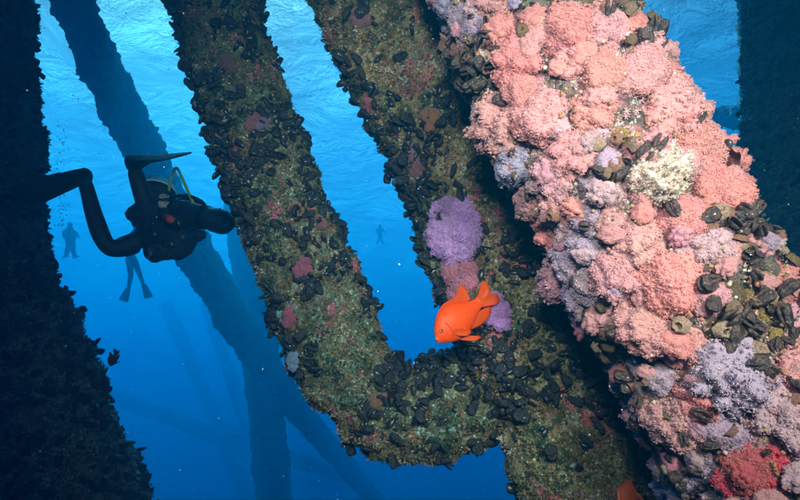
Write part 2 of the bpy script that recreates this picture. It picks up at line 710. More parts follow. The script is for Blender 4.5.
def clump_mesh(name, seed, npol=300, size=.1, flat=.8, lump=1.9, amp=.62, nt=8, L=.72, mat=None):
    """a lumpy mound covered with polyps"""
    r = np.random.default_rng(seed)

    def shape(u):
        w = worley(u * lump + seed * 5.1, seed)
        k = 1 + amp * (.55 - w) + .16 * noise3(u * 1.4 + seed * 3.3, seed)
        q = u * k[:, None]
        q[:, 2] *= flat
        return q
    nu, nv = 30, 14
    th = np.linspace(0, 2 * np.pi, nu, endpoint=False)
    ph = np.linspace(.02, 1.95, nv)
    u = np.stack([np.sin(ph)[:, None] * np.cos(th), np.sin(ph)[:, None] * np.sin(th), np.cos(ph)[:, None] * np.ones(nu)], -1).reshape(-1, 3)
    cv, cf = shape(u), grid_faces(nv, nu)
    d = unit(dome_points(npol, seed) + r.normal(0, .03, (npol, 3)))
    p = shape(d)
    e = .04
    t1 = unit(np.cross(d, np.array([.3, .5, .8])))
    t2 = np.cross(d, t1)
    nrm = unit(np.cross(shape(unit(d + t1 * e)) - p, shape(unit(d + t2 * e)) - p))
    nrm *= np.sign((nrm * d).sum(1))[:, None]
    tv, tf, tt = polyp_shape(nt, seed, L)
    sc = size * r.uniform(.6, 1.2, npol)
    sv, sf = stamp(tv, tf, p - nrm * (.1 * sc)[:, None], frames(nrm, r, .22), sc)
    v = np.vstack([cv, sv])
    f = np.vstack([cf, sf + len(cv)])
    tip = np.concatenate([np.full(len(cv), .0), np.tile(tt, npol)])
    shade = np.concatenate([np.full(len(cv), .0), np.repeat(r.uniform(0, 1, npol), len(tt))])
    return np_mesh(name, v, f, mat or M_POLYP, True, {"tip": tip, "shade": shade})


def lump_mesh(name, seed, lump=3.0, amp=.4, flat=.6, mat=None, nu=26, nv=13, pm=1.95):
    th = np.linspace(0, 2 * np.pi, nu, endpoint=False)
    ph = np.linspace(.02, pm, nv)
    u = np.stack([np.sin(ph)[:, None] * np.cos(th), np.sin(ph)[:, None] * np.sin(th), np.cos(ph)[:, None] * np.ones(nu)], -1).reshape(-1, 3)
    k = 1 + amp * (.5 - worley(u * lump + seed * 2.1, seed)) + .25 * noise3(u * 1.7 + seed, seed)
    v = u * k[:, None]
    v[:, 2] *= flat
    return np_mesh(name, v, grid_faces(nv, nu), mat or M_SPONGE)


MUS_V, MUS_F = mussel_shape()
MUS_LV, MUS_LF = mussel_shape(6, 6)
ME_MUSSEL = np_mesh("mussel", MUS_V, MUS_F, M_MUSSEL)
ME_MUSSEL_OPEN = np_mesh("mussel_open", *open_valves(.10), M_MUSSEL)
ME_MUSSELC = np_mesh("mussel_overgrown", *open_valves(.12), M_MUSSELC)
ME_BARN = np_mesh("barnacle", *barnacle_shape(), M_BARN, smooth=False)
CLUMPS = [clump_mesh("anemone_clump", s, npol=[560, 720, 640][s % 3], nt=7, size=[.080, .070, .075][s % 3], amp=[.5, .8, .65][s % 3], lump=[1.5, 2.1, 1.8][s % 3]) for s in range(8)]
LUMPS = [lump_mesh("sponge_lump", s + 30) for s in range(5)]


def mussel_frames(n, rng=RNG, out=.45):
    """long axis (x) partly outward, flat of the shell any way round"""
    m = len(n)
    t = unit(np.cross(n, unit(rng.normal(0, 1, (m, 3)))))
    x = unit(t + n * rng.uniform(out - .35, out + .5, (m, 1)))
    h = unit(rng.normal(0, 1, (m, 3)))
    y = unit(np.cross(h, x))
    z = np.cross(x, y)
    return np.stack([x, y, z], -1)


def grow_mussels(root, skin, n_all, n_single, size, w, me=None, rng=RNG, out=.45, mat=None, facing=-.2, sink=.1):
    """the shells that show largest are parts, the rest one bed of shells"""
    pos, nr = skin.scatter(n_all, w, facing, rng)
    sc = rng.uniform(.42, 1.28, n_all) * size
    fr = mussel_frames(nr, rng, out)
    pos = pos + nr * (sc * .06)[:, None]
    x, y, d = project(pos)
    inside = (x > -10) & (x < 810) & (y > -10) & (y < 510)
    face = ((-unit(pos)) * nr).sum(1)
    score = sc / d * np.where(inside, 1, .2) * np.where(face > -.05, 1, .3)
    order = np.argsort(-score)
    for k in order[:n_single]:
        a = rng.random()
        s3 = (sc[k], sc[k] * rng.uniform(.85, 1.2), sc[k] * rng.uniform(.85, 1.25))
        mm = me or (ME_MUSSEL if a < .8 else ME_MUSSEL_OPEN)
        place("mussel", mm, root, pos[k], fr[k], s3)
    rest = order[n_single:]
    if len(rest):
        v, f = stamp(MUS_LV, MUS_LF, pos[rest], fr[rest], sc[rest])
        child("mussel_bed", np_mesh("mussel_bed", v, f), root, mat or M_MUSSEL, "stuff")


def tuft_shape(seed):
    """a sprig of turf: four bent blades"""
    r = np.random.default_rng(seed)
    v, f = [], []
    for k in range(4):
        a = r.uniform(0, 6.28)
        d = np.array([math.cos(a), math.sin(a), 0]) * r.uniform(.3, .9)
        s = np.array([-math.sin(a), math.cos(a), 0]) * r.uniform(.10, .2)
        h = r.uniform(.6, 1.1)
        b = len(v)
        v += [-s, s, d * .5 + s * 1.1 + np.array([0, 0, h * .6]), d * .5 - s * 1.1 + np.array([0, 0, h * .6]),
              d * .9 + s * .4 + np.array([0, 0, h]), d * .9 - s * .4 + np.array([0, 0, h])]
        f += [(b, b + 1, b + 2, b + 3), (b + 3, b + 2, b + 4, b + 5)]
    return np.array(v), np.array(f)


def nub_shape():
    v, f = lathe_dome(5, [(.95, -.1), (.9, .6), (.1, 1.05)])
    return v, f


def grow_turf(root, skin, n, size, mat, w=None, rng=RNG, facing=-.3, nubs=0, nub_size=.006, shift=0.0, nub_lo=0.0):
    vs, fs, ts, b = [], [], [], 0
    for k in range(3):
        m = n // 3
        pos, nr = skin.scatter(m, w, facing, rng)
        tv, tf = tuft_shape(k)
        sc = size * rng.uniform(.4, 1.3, m) ** 1.3
        v, f = stamp(tv, tf, pos, frames(nr, rng, .35), sc)
        tint = np.clip(.5 + .5 * fbm(pos * 12 + 3, 5, 4) * 2.8 + rng.normal(0, .10, m) + shift, 0, 1)
        vs.append(v)
        fs.append(f + b)
        ts.append(np.repeat(tint, len(tv)))
        b += len(v)
    if nubs:
        pos, nr = skin.scatter(nubs, None, facing, rng)
        tv, tf = nub_shape()
        sc = nub_size * rng.uniform(.4, 1.4, nubs)
        v, f = stamp(tv, tf, pos, frames(nr, rng, .3), sc)
        vs.append(v)
        fs.append(f + b)
        ts.append(np.repeat(np.clip(rng.uniform(nub_lo, 1.05, nubs), 0, 1), len(tv)))
    child("turf", np_mesh("turf", np.vstack(vs), np.vstack(fs), None, True, {"tint": np.concatenate(ts)}), root, mat, "stuff")
# ------------------------------------------------------------------ the platform's legs and braces
def crust_disp(a1, a2, seed, a3=.0035):
    def d(p):
        return a1 * fbm(p * 3.1, seed, 3) + a2 * (.5 - worley(p * 11, seed)) * 1.3 + a2 * .5 * (.5 - worley(p * 24, seed + 9)) + a3 * fbm(p * 60, seed + 4, 2)
    return d


# --- nearest leg, under the pink anemones
leg_c = Skin([P(420, -280, 1.62), P(486, -100, 1.44), P(528, 0, 1.37), P(594, 140, 1.30), P(681, 300, 1.23), P(742, 420, 1.18), P(788, 540, 1.14), P(850, 720, 1.1)],
             [.215, .215, .215, .213, .205, .20, .20, .20], 190, 380, crust_disp(.030, .030, 3))
ROOT_C = empty("platform_pile", P(742, 480, 1.2), "nearest thick leg leaning left, smothered in salmon pink strawberry anemones and shells", "platform leg", "legs and braces of the offshore platform")
child("crust", np_mesh("crust", leg_c.v, leg_c.f), ROOT_C, M_ROCKY)

SALMON, CORAL, PINK, ROSE = (.82, .36, .34), (.84, .30, .26), (.80, .35, .40), (.76, .22, .30)
LAV, BLUSH, BRICK = (.56, .36, .47), (.72, .42, .44), (.60, .10, .09)
BROWN, OCHRE, GREY = (.20, .13, .075), (.42, .26, .08), (.24, .19, .16)
# zones of growth as the photograph shows them: place, reach, what grows there
ZONES = [(465, 15, 30, 'lav'), (470, 55, 28, 'shell'), (455, 90, 25, 'shell'), (480, 75, 26, 'shell'), (475, 130, 28, 'lav'), (455, 30, 20, 'pink'),
         (520, 10, 22, 'lav'), (575, 8, 26, 'ochre'), (610, 10, 20, 'ochre'), (640, 15, 25, 'shell'), (650, 40, 20, 'shell'),
         (560, 50, 45, 'salmon'), (610, 60, 45, 'salmon'), (660, 90, 45, 'coral'), (520, 100, 40, 'salmon'), (580, 90, 45, 'coral'),
         (540, 140, 40, 'coral'), (690, 110, 30, 'salmon'), (560, 130, 25, 'blush'), (505, 150, 25, 'lav'), (545, 180, 30, 'pink'),
         (550, 215, 30, 'salmon'), (600, 150, 28, 'speck'), (600, 180, 24, 'speck'), (615, 205, 26, 'speck'), (633, 150, 22, 'shell'),
         (650, 130, 30, 'salmon'), (700, 150, 35, 'salmon'), (690, 190, 35, 'coral'), (735, 165, 25, 'coral'), (660, 220, 35, 'salmon'),
         (580, 240, 32, 'lav'), (600, 255, 24, 'pink'), (640, 250, 32, 'salmon'), (690, 240, 32, 'pink'), (725, 215, 25, 'shell'),
         (740, 230, 30, 'shell'), (770, 240, 24, 'blush'), (755, 265, 26, 'shell'), (700, 270, 28, 'salmon'), (760, 290, 26, 'coral'),
         (745, 310, 30, 'shell'), (725, 330, 32, 'shell'), (780, 330, 30, 'shell'), (590, 295, 30, 'lav'), (575, 285, 22, 'rose'), (620, 300, 26, 'speck'),
         (660, 290, 35, 'salmon'), (690, 330, 32, 'coral'), (655, 350, 35, 'salmon'), (620, 320, 24, 'salmon'), (700, 365, 32, 'rose'),
         (770, 368, 34, 'coral'), (735, 355, 24, 'shell'), (600, 350, 24, 'ochre'), (565, 320, 18, 'brown'), (610, 385, 26, 'lav'), (650, 385, 24, 'speck'),
         (580, 335, 20, 'rose'), (690, 395, 32, 'salmon'), (660, 410, 30, 'pink'), (740, 395, 28, 'blush'), (770, 410, 30, 'pink'),
         (725, 420, 28, 'lav'), (640, 440, 26, 'ochre'), (640, 470, 32, 'lav'), (680, 440, 28, 'shell'), (700, 470, 26, 'lav'),
         (690, 460, 20, 'rose'), (745, 470, 25, 'brick'), (730, 445, 26, 'lav'), (780, 450, 30, 'speck'), (700, 500, 30, 'lav'), (770, 490, 30, 'pink'),
         (820, 300, 40, 'coral'), (820, 400, 40, 'blush'), (820, 480, 40, 'speck'), (560, -30, 60, 'salmon'), (650, 520, 40, 'lav'), (740, 530, 50, 'blush')]
Zxy = np.array([(z[0], z[1]) for z in ZONES], float)
Zr = np.array([z[2] for z in ZONES], float)


def zone_of(x, y):
    d = np.hypot(Zxy[:, 0] - x, Zxy[:, 1] - y) / Zr
    return ZONES[int(np.argmin(d))][3]


PAL = {'salmon': [SALMON, SALMON, SALMON, CORAL], 'coral': [CORAL, SALMON, SALMON, SALMON], 'pink': [PINK, SALMON, BLUSH], 'rose': [ROSE, PINK, ROSE],
       'lav': [LAV, BLUSH, PINK, LAV, (.50, .38, .54)], 'blush': [BLUSH, SALMON, LAV], 'brick': [ROSE, LAV, BRICK], 'speck': [BLUSH, LAV, SALMON],
       'ochre': [SALMON, BLUSH], 'shell': [BLUSH, SALMON, PINK], 'brown': [BLUSH, ROSE]}
rc = np.random.default_rng(21)
pos, nr = leg_c.scatter(2600, None, -.35, rc)
zx, zy, zd = project(pos)
kept, placed = [], 0
for i in range(len(pos)):
    z = zone_of(zx[i], zy[i])
    r = {'shell': .026, 'ochre': .030, 'speck': .030, 'lav': .042, 'brown': .025}.get(z, .054) * rc.uniform(.75, 1.3)
    if kept:
        K = np.array([k[0] for k in kept])
        R = np.array([k[1] for k in kept])
        if (np.linalg.norm(K - pos[i], axis=1) < (R + r) * .76).any():
            continue
    kept.append((pos[i], r, z, nr[i]))
order = sorted(range(len(kept)), key=lambda k: -kept[k][1])
n_an = 0
for k in order:
    p, r, z, n = kept[k]
    fr = frames(n[None], rc, .12)[0]
    solid = {'shell': .6, 'ochre': .75, 'speck': .45, 'brown': .7, 'lav': .12}.get(z, .03)
    if rc.random() < solid:
        c = {'shell': [BROWN, GREY, OCHRE], 'ochre': [OCHRE, OCHRE, BROWN], 'speck': [GREY, BLUSH, OCHRE]}.get(z, [BROWN, GREY])
        c = np.array(c[rc.integers(len(c))]) * rc.uniform(.8, 1.25)
        place("sponge_lump", LUMPS[rc.integers(5)], ROOT_C, p - n * r * .1, fr, (r, r * rc.uniform(.8, 1.2), r * rc.uniform(.8, 1.2)), tuple(np.clip(c, 0, 1)))
    elif n_an < 300:
        n_an += 1
        c = PAL[z][rc.integers(len(PAL[z]))]
        c = np.clip(np.array(c) * rc.uniform(.88, 1.08) * rc.uniform(.95, 1.05, 3), 0, .9)
        s = r * rc.uniform(1.05, 1.25)
        place("anemone_clump", CLUMPS[rc.integers(len(CLUMPS))], ROOT_C, p - n * r * .15, fr, (s, s * rc.uniform(.85, 1.15), s * rc.uniform(.95, 1.4)), tuple(c))
# small young clumps budding on top of the big ones
pos, nr = leg_c.scatter(1500, None, -.2, rc)
zx, zy, zd = project(pos)
small = []
for i in range(len(pos)):
    z = zone_of(zx[i], zy[i])
    if z in ('shell', 'ochre', 'brown') or n_an >= 300:
        continue
    if small and (np.linalg.norm(np.array(small) - pos[i], axis=1) < .055).any():
        continue
    small.append(pos[i])
    n_an += 1
    c = np.clip(np.array(PAL[z][rc.integers(len(PAL[z]))]) * rc.uniform(.85, 1.12), 0, .9)
    s = rc.uniform(.016, .030)
    place("anemone_clump", CLUMPS[rc.integers(len(CLUMPS))], ROOT_C, pos[i] + nr[i] * rc.uniform(.016, .032), frames(nr[i][None], rc, .2)[0], (s, s * rc.uniform(.8, 1.4), s * 1.0), tuple(c))
print("COUNTS", len(kept), n_an)

# single polyps, stubby growth and grit in the gaps
pos, nr = leg_c.scatter(2400, None, -.25, rc)
tv, tf, tt = polyp_shape(8, 4)
v, f = stamp(tv, tf, pos, frames(nr, rc, .3), rc.uniform(.004, .008, len(pos)))
o = child("anemone_scatter", np_mesh("anemone_scatter", v, f, None, True, {"tip": np.tile(tt, len(pos)), "shade": np.repeat(rc.random(len(pos)), len(tt))}), ROOT_C, M_POLYP, "stuff")
o.color = (.66, .34, .36, 1)


def w_shell(c):
    x, y, d = project(c)
    m = np.zeros(len(c)) + .12
    for (a, b, r, z) in ZONES:
        q = np.exp(-((x - a) ** 2 + (y - b) ** 2) / (r * r * .8))
        if z in ('shell',):
            m += 2.2 * q
        if z in ('lav', 'speck', 'ochre', 'brown', 'brick'):
            m += .45 * q
        if z in ('salmon', 'coral', 'pink'):
            m *= 1 - .55 * q
    return m


lift = Skin.__new__(Skin)
lift.__dict__ = dict(leg_c.__dict__)
lift.v = leg_c.v + 0
grow_n = leg_c.rn
vn = np.zeros_like(leg_c.v)
for q in range(4):
    np.add.at(vn, leg_c.f[:, q], leg_c.rn)
lift.v = leg_c.v + unit(vn) * .028
lift.cen = leg_c.cen + leg_c.rn * .028
grow_mussels(ROOT_C, lift, 190, 170, .046, w_shell, ME_MUSSELC, rc, .55, M_MUSSELC)
grow_turf(ROOT_C, lift, 3000, .0065, M_TURF, w_shell, rc, nubs=1300, nub_size=.0042, shift=.15, nub_lo=.5)
pos, nr = lift.scatter(90, w_shell, -.1, rc)
for p, n in zip(pos, nr):
    s = rc.uniform(.009, .022)
    c = [(1, .9, .8), (.8, .7, .5), (1.6, 1.5, 1.4), (1.2, .8, .75)][rc.integers(4)]
    place("barnacle", ME_BARN, ROOT_C, p + n * .006, frames(n[None], rc, .3)[0], s, c)


# rock scallops gaping between the anemones
def scallop(px, py, size, ang, gap, label):
    h = leg_c.hit(px, py)
    p, n = h
    n = unit(n * .5 - unit(p) * .6)
    x = unit(RT * math.cos(ang) + UP * math.sin(ang))
    x = unit(x - n * (x @ n))
    y = np.cross(n, x)
    th = np.linspace(0, 2 * np.pi, 28, endpoint=False)
    root = empty("rock_scallop", p, label, "scallop", "rock scallops on the nearest leg")
    for s in (1, -1):
        vs = []
        for i, q in enumerate(np.linspace(0, 1, 7)):
            rr = math.sin(q * math.pi / 2)
            zz = math.cos(q * math.pi / 2)
            rib = 1 + .05 * np.sin(th * 9) * q
            # valve bulges away from the slit (along y), lip lies on the plane of x and n
            vs.append(np.stack([rr * np.cos(th) * rib, s * (gap + .45 * zz * np.ones_like(th)), .75 * rr * np.sin(th) * rib], -1))
        vv = np.vstack(vs) * size
        w = p + n * size * .45 + vv[:, :1] * x + vv[:, 1:2] * y + vv[:, 2:3] * n
        child("valve", np_mesh("valve", w, grid_faces(7, 28)), root, M_SCALLOP)
    vv, ff = [], []
    for i, q in enumerate((1.02, .93)):
        vv.append(np.stack([q * np.cos(th), gap * .8 * (1 if i == 0 else 0) * np.ones_like(th), .75 * q * np.sin(th)], -1))
    vv.append(np.stack([1.02 * np.cos(th), -gap * .8 * np.ones_like(th), .75 * 1.02 * np.sin(th)], -1))
    vv = np.vstack(vv) * size * .96
    w = p + n * size * .45 + vv[:, :1] * x + vv[:, 1:2] * y + vv[:, 2:3] * n
    child("mantle", np_mesh("mantle", w, grid_faces(3, 28)), root, M_LIP)
    return root


scallop(488, 58, .034, math.radians(-52), .10, "long brown rock scallop with an orange lipped slit near the leg's upper left edge")
scallop(518, 50, .022, math.radians(-8), .16, "pale pink rock scallop gaping darkly on the salmon anemones near the top")
scallop(636, 143, .026, math.radians(78), .30, "gaping black edged scallop with yellow inside, just above the cream colony")
scallop(745, 318, .028, math.radians(65), .20, "dark rimmed scallop in the shell patch on the right side of the leg")
scallop(722, 374, .030, math.radians(-15), .16, "round brown scallop below the shell patch, between two pink anemone mounds")

# --- second leg, brown turf and mussels
leg_b = Skin([P(270, -220, 2.55), P(325, -100, 2.35), P(376, 0, 2.22), P(428, 100, 2.12), P(474, 200, 2.04), P(510, 300, 1.97), P(550, 400, 1.92), P(592, 500, 1.88), P(650, 660, 1.82)],
             [.30, .29, .285, .275, .27, .265, .26, .25, .25], 210, 420, crust_disp(.045, .034, 8, .006))
ROOT_B = empty("platform_pile", P(557, 400, 1.92), "brown leg slanting behind the pink one, bearing turf, mussels and a purple colony", "platform leg", "legs and braces of the offshore platform")
child("crust", np_mesh("crust", leg_b.v, leg_b.f), ROOT_B, M_CRUST)
# --- curved brace
brace_a = Skin([P(130, -230, 3.0), P(172, -110, 2.8), P(213, 0, 2.62), P(246, 100, 2.5), P(281, 205, 2.38), P(316, 300, 2.28), P(349, 366, 2.2), P(392, 412, 2.12), P(440, 408, 2.04), P(500, 386, 1.99), P(540, 370, 1.96)],
               [.24, .235, .225, .22, .225, .235, .225, .20, .20, .20, .18], 200, 440, crust_disp(.05, .034, 15, .006))
ROOT_A = empty("platform_brace", P(312, 300, 2.3), "mussel covered brace curving down from the top and hooking into the brown leg", "platform brace", "legs and braces of the offshore platform")
child("crust", np_mesh("crust", brace_a.v, brace_a.f), ROOT_A, M_CRUSTG)


def w_clump(seed, lo=.0, f=7.0):
    def w(c):
        return np.clip(fbm(c * f + seed, seed, 3) * 3.0 + .22 - lo, .05, 1) ** 1.5
    return w


def w_fork(c):
    """mussels crowd the crotch where the brace meets the leg"""
    x, y, d = project(c)
    return w_clump(9)(c) + 1.1 * np.exp(-((x - 440) ** 2 + (y - 385) ** 2) / 45 ** 2) + .8 * np.exp(-((x - 400) ** 2 + (y - 170) ** 2) / 60 ** 2)


ra = np.random.default_rng(5)
grow_mussels(ROOT_A, brace_a, 1150, 300, .058, lambda c: w_clump(4)(c) + .6 * np.exp(-((project(c)[0] - 425) ** 2 + (project(c)[1] - 390) ** 2) / 40 ** 2), None, ra)
grow_mussels(ROOT_B, leg_b, 1150, 300, .052, w_fork, None, ra)
grow_turf(ROOT_A, brace_a, 17000, .013, M_TURF, None, ra, nubs=6000, nub_size=.005, shift=-.12)
grow_turf(ROOT_B, leg_b, 17000, .012, M_TURF, None, ra, nubs=6000, nub_size=.005)

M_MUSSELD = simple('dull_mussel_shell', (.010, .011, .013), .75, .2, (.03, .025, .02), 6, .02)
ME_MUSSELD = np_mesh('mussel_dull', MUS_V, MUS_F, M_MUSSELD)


# --- dark legs at the picture's edges
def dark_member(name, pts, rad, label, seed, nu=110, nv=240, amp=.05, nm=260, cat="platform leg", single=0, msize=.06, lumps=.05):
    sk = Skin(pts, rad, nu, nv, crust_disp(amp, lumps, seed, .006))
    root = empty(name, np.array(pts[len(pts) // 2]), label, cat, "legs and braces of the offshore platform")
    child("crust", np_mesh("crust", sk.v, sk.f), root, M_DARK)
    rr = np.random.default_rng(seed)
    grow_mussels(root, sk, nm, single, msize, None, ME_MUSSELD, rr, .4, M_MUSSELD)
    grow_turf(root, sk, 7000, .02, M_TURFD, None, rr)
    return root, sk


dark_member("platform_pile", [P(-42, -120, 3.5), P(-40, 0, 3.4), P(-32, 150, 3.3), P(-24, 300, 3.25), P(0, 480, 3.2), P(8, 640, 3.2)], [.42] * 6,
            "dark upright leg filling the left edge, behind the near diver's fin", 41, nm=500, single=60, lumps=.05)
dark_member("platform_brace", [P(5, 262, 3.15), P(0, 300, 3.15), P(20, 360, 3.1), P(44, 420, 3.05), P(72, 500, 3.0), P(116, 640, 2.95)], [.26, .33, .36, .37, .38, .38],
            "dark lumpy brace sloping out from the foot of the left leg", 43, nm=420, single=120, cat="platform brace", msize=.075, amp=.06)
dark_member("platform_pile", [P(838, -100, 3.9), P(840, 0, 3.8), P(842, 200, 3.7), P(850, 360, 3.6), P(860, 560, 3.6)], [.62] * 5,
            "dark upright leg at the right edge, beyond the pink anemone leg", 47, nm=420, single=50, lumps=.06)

# --- far legs and braces, fading into the blue
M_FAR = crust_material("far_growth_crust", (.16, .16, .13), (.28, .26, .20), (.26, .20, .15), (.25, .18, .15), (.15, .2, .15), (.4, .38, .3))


def far_member(name, pts, rad, label, seed, cat, nu=40, nv=160):
    sk = Skin(pts, rad, nu, nv, crust_disp(.13, .08, seed, .03))
    me = np_mesh(name, sk.v, sk.f, M_FAR)
    o = link_mesh(name, me)
    o["label"], o["category"], o["group"] = label, cat, "legs and braces of the offshore platform"
    return sk


far_member("platform_brace", [P(30, -110, 7.6), P(72, 0, 8.6), P(111, 88, 9.1), P(152, 168, 9.6), P(197, 256, 10.6), P(252, 346, 13), P(300, 412, 17), P(362, 485, 24), P(450, 590, 32)],
           [.36, .37, .38, .38, .40, .44, .44, .44, .44], "long far brace crossing diagonally behind the near diver", 61, "platform brace", 48, 300)
far_member("platform_pile", [P(222, -40, 17.4), P(242, 200, 17), P(260, 350, 16.6), P(272, 480, 16), P(284, 620, 15.6)], [.60, .60, .60, .58, .58],
           "far upright leg standing where the long diagonal brace crosses it", 62, "platform leg", 48, 300)
far_member("platform_brace", [P(165, 302, 42), P(184, 345, 42), P(236, 470, 40), P(290, 600, 38)], [.58] * 4, "faint far brace sloping down, left of the far upright leg", 63, "platform brace")
far_member("platform_brace", [P(206, 302, 38), P(222, 350, 38), P(270, 490, 36)], [.48] * 3, "fainter short brace just beside the far upright leg", 64, "platform brace")
far_member("platform_brace", [P(60, 375, 34), P(190, 425, 34), P(360, 480, 34)], [.5] * 3, "faint far brace lying almost level low in the blue", 65, "platform brace")
far_member("platform_pile", [P(757, -60, 8.2), P(756, 100, 9.5), P(754, 300, 11)], [.26, .27, .28], "pale far leg seen just left of the dark right hand leg", 66, "platform leg")
far_member("platform_brace", [P(700, 116, 11.6), P(760, 120, 11), P(860, 124, 10.5)], [.22] * 3, "faint level brace joining the pale far leg on the right", 67, "platform brace")

# --- an added, unseen deck, above the water and above the picture: put in to shade the water round the near legs
M_SHADE_DECK = simple("shade_deck_steel", (.16, .14, .11), .7, .4, (.10, .07, .05), 2)
bv = [(x, y, z) for z in (SURF_Z + 1.5, SURF_Z + 2.1) for y in (-16, 8.3) for x in (-9, 16)]
shade_deck = link_mesh("added_shade_deck", np_mesh("added_shade_deck", bv, bf, M_SHADE_DECK, smooth=False))
shade_deck["kind"] = "structure"
# ------------------------------------------------------------------ single colonies that stand out
def colony(skin, px, py, size, col, name, label, cat, group=None, seeds=(0,), me=None, squash=.55, aspect=1.0, ang=0.0, n=1, spread=.6):
    """one colony: a few merged mounds of polyps on the skin"""
    h = skin.hit(px, py)
    if h is None:
        print("no surface at", px, py)
        return
    p0, n0 = h
    root = empty(name, p0, label, cat, group)
    rr = np.random.default_rng(int(px * 7 + py))
    x = unit(RT * math.cos(ang) + UP * math.sin(ang))
    x = unit(x - n0 * (x @ n0))
    y = np.cross(n0, x)
    for k in range(n):
        if n == 1:
            o = np.zeros(3)
            s = size
        else:
            a = 2.4 * k + rr.uniform(0, .8)
            q = spread * size * math.sqrt(k / max(1, n - 1))
            o = x * q * aspect * math.cos(a) + y * q * math.sin(a)
            if spread > 1:
                o = (x * np.clip(rr.normal(0, .38), -.6, .6) + y * np.clip(rr.normal(0, .45), -.75, .75)) * size
            s = size * (rr.uniform(.42, .6) if k else (.75 if spread < 1 else .5))
        a = rr.uniform(0, 6.28)
        fr = np.stack([x * math.cos(a) + y * math.sin(a), -x * math.sin(a) + y * math.cos(a), n0], -1)
        cc = np.clip(np.array(col) * rr.uniform(.78, 1.12) * rr.uniform(.96, 1.04, 3), 0, .98)
        src = (me or CLUMPS)[rr.integers(len(me or CLUMPS))]
        place("polyp_mound", src, root, p0 + o + n0 * .004, fr, (s, s, s * squash * 1.4), tuple(cc))
    return root


FUZZ = [clump_mesh("fine_polyps", 70 + s, npol=330, size=.105, amp=.5, lump=2.6, nt=8, L=1.25, mat=M_FUZZ) for s in range(3)]
colony(leg_b, 455, 230, .098, (.96, .44, .96), "purple_colony", "big fuzzy purple colony on the brown leg, above the orange fish", "coral colony", "coloured colonies on the brown leg", me=FUZZ, n=30, squash=.8, spread=1.1)
colony(leg_b, 461, 282, .072, (.98, .26, .38), "rose_colony", "fuzzy rose pink colony directly behind the orange fish's dorsal fin", "coral colony", "coloured colonies on the brown leg", me=FUZZ, n=18, squash=.7, spread=1.1)
colony(leg_b, 497, 311, .054, (.92, .36, .90), "lilac_colony", "lilac colony peeping out right of the orange fish, under its tail", "coral colony", "coloured colonies on the brown leg", me=FUZZ, n=12, squash=.65, spread=1.1)
for px, py, s, c, lab in (
        (420, 168, .040, (.66, .20, .20), "brick pink anemone patch on the brown leg, level with the pink leg's overhang"),
        (412, 152, .030, (.58, .26, .42), "small mauve patch just above a brick pink one on the brown leg"),
        (370, 103, .034, (.68, .14, .16), "red anemone patch near the left rim of the brown leg"),
        (430, 120, .036, (.66, .26, .10), "rusty orange patch where the brown leg passes behind the pink one"),
        (362, 20, .040, (.52, .16, .18), "dull pink patch at the top of the brown leg"),
        (397, 174, .030, (.34, .34, .60), "small blue violet patch on the left rim of the brown leg"),
        (511, 172, .040, (.70, .34, .10), "orange brown sponge patch under the pink leg's dark overhang")):
    colony(leg_b, px, py, s, c, "anemone_patch", lab, "anemone patch", "small coloured patches on the brown leg", me=FUZZ, n=10, squash=.9, spread=1.25)
for px, py, s, c, lab in (
        (291, 317, .036, (.75, .10, .22), "crimson anemone patch near the left edge of the curved brace"),
        (302, 269, .040, (.72, .14, .24), "pink anemone patch on the middle of the curved brace"),
        (250, 121, .042, (.62, .16, .20), "rosy patch in the upper part of the curved brace, between two dark mussels"),
        (262, 122, .034, (.42, .26, .46), "mauve patch right beside the rosy patch on the curved brace"),
        (228, 64, .048, (.34, .10, .11), "dull maroon patch high on the curved brace"),
        (243, 212, .030, (.50, .16, .24), "dusky pink patch at the left edge of the curved brace, beside the diver"),
        (320, 224, .032, (.52, .16, .10), "brick red patch at the right edge of the curved brace"),
        (378, 400, .034, (.46, .20, .07), "orange patch low in the bend of the curved brace"),
        (281, 316, .022, (.40, .66, .60), "pale aqua tuft touching the crimson patch"),
        (294, 362, .036, (.30, .45, .66), "pale blue fuzzy tuft at the left of the brace's bend"),
        (324, 213, .022, (.50, .52, .16), "yellow green tuft sticking out from the brace's right rim")):
    colony(brace_a, px, py, s, c, "anemone_patch", lab, "anemone patch", "small coloured patches on the curved brace", me=FUZZ, n=10, squash=.9, spread=1.25)

# cream colony: a frilled white mound
FRILL = [clump_mesh("frilled_polyps", 90 + s, npol=260, size=.12, amp=.9, lump=2.6, nt=7, L=.6, mat=M_FRILL) for s in range(2)]
colony(leg_c, 653, 178, .064, (.98, .74, .60), "cream_colony", "cream white frilly colony in the middle of the pink anemones", "coral colony", me=FRILL, n=12, squash=1.5, spread=.6)
colony(leg_c, 746, 468, .050, (.74, .04, .06), "red_colony", "blood red lacy colony near the bottom of the pink leg", "coral colony", me=FRILL, n=6, squash=.5, aspect=1.3, ang=.5, spread=.85)
colony(leg_c, 661, 386, .034, (.80, .78, .66), "white_colony", "small white spiky colony low on the pink leg, left of a round pink mound", "coral colony", me=FUZZ, n=4, squash=.6)
colony(leg_c, 618, 342, .030, (.74, .08, .12), "red_anemone", "bright red anemone cluster on the pink leg's left edge, right of the orange fish", "anemone", me=CLUMPS, n=3, squash=.7)
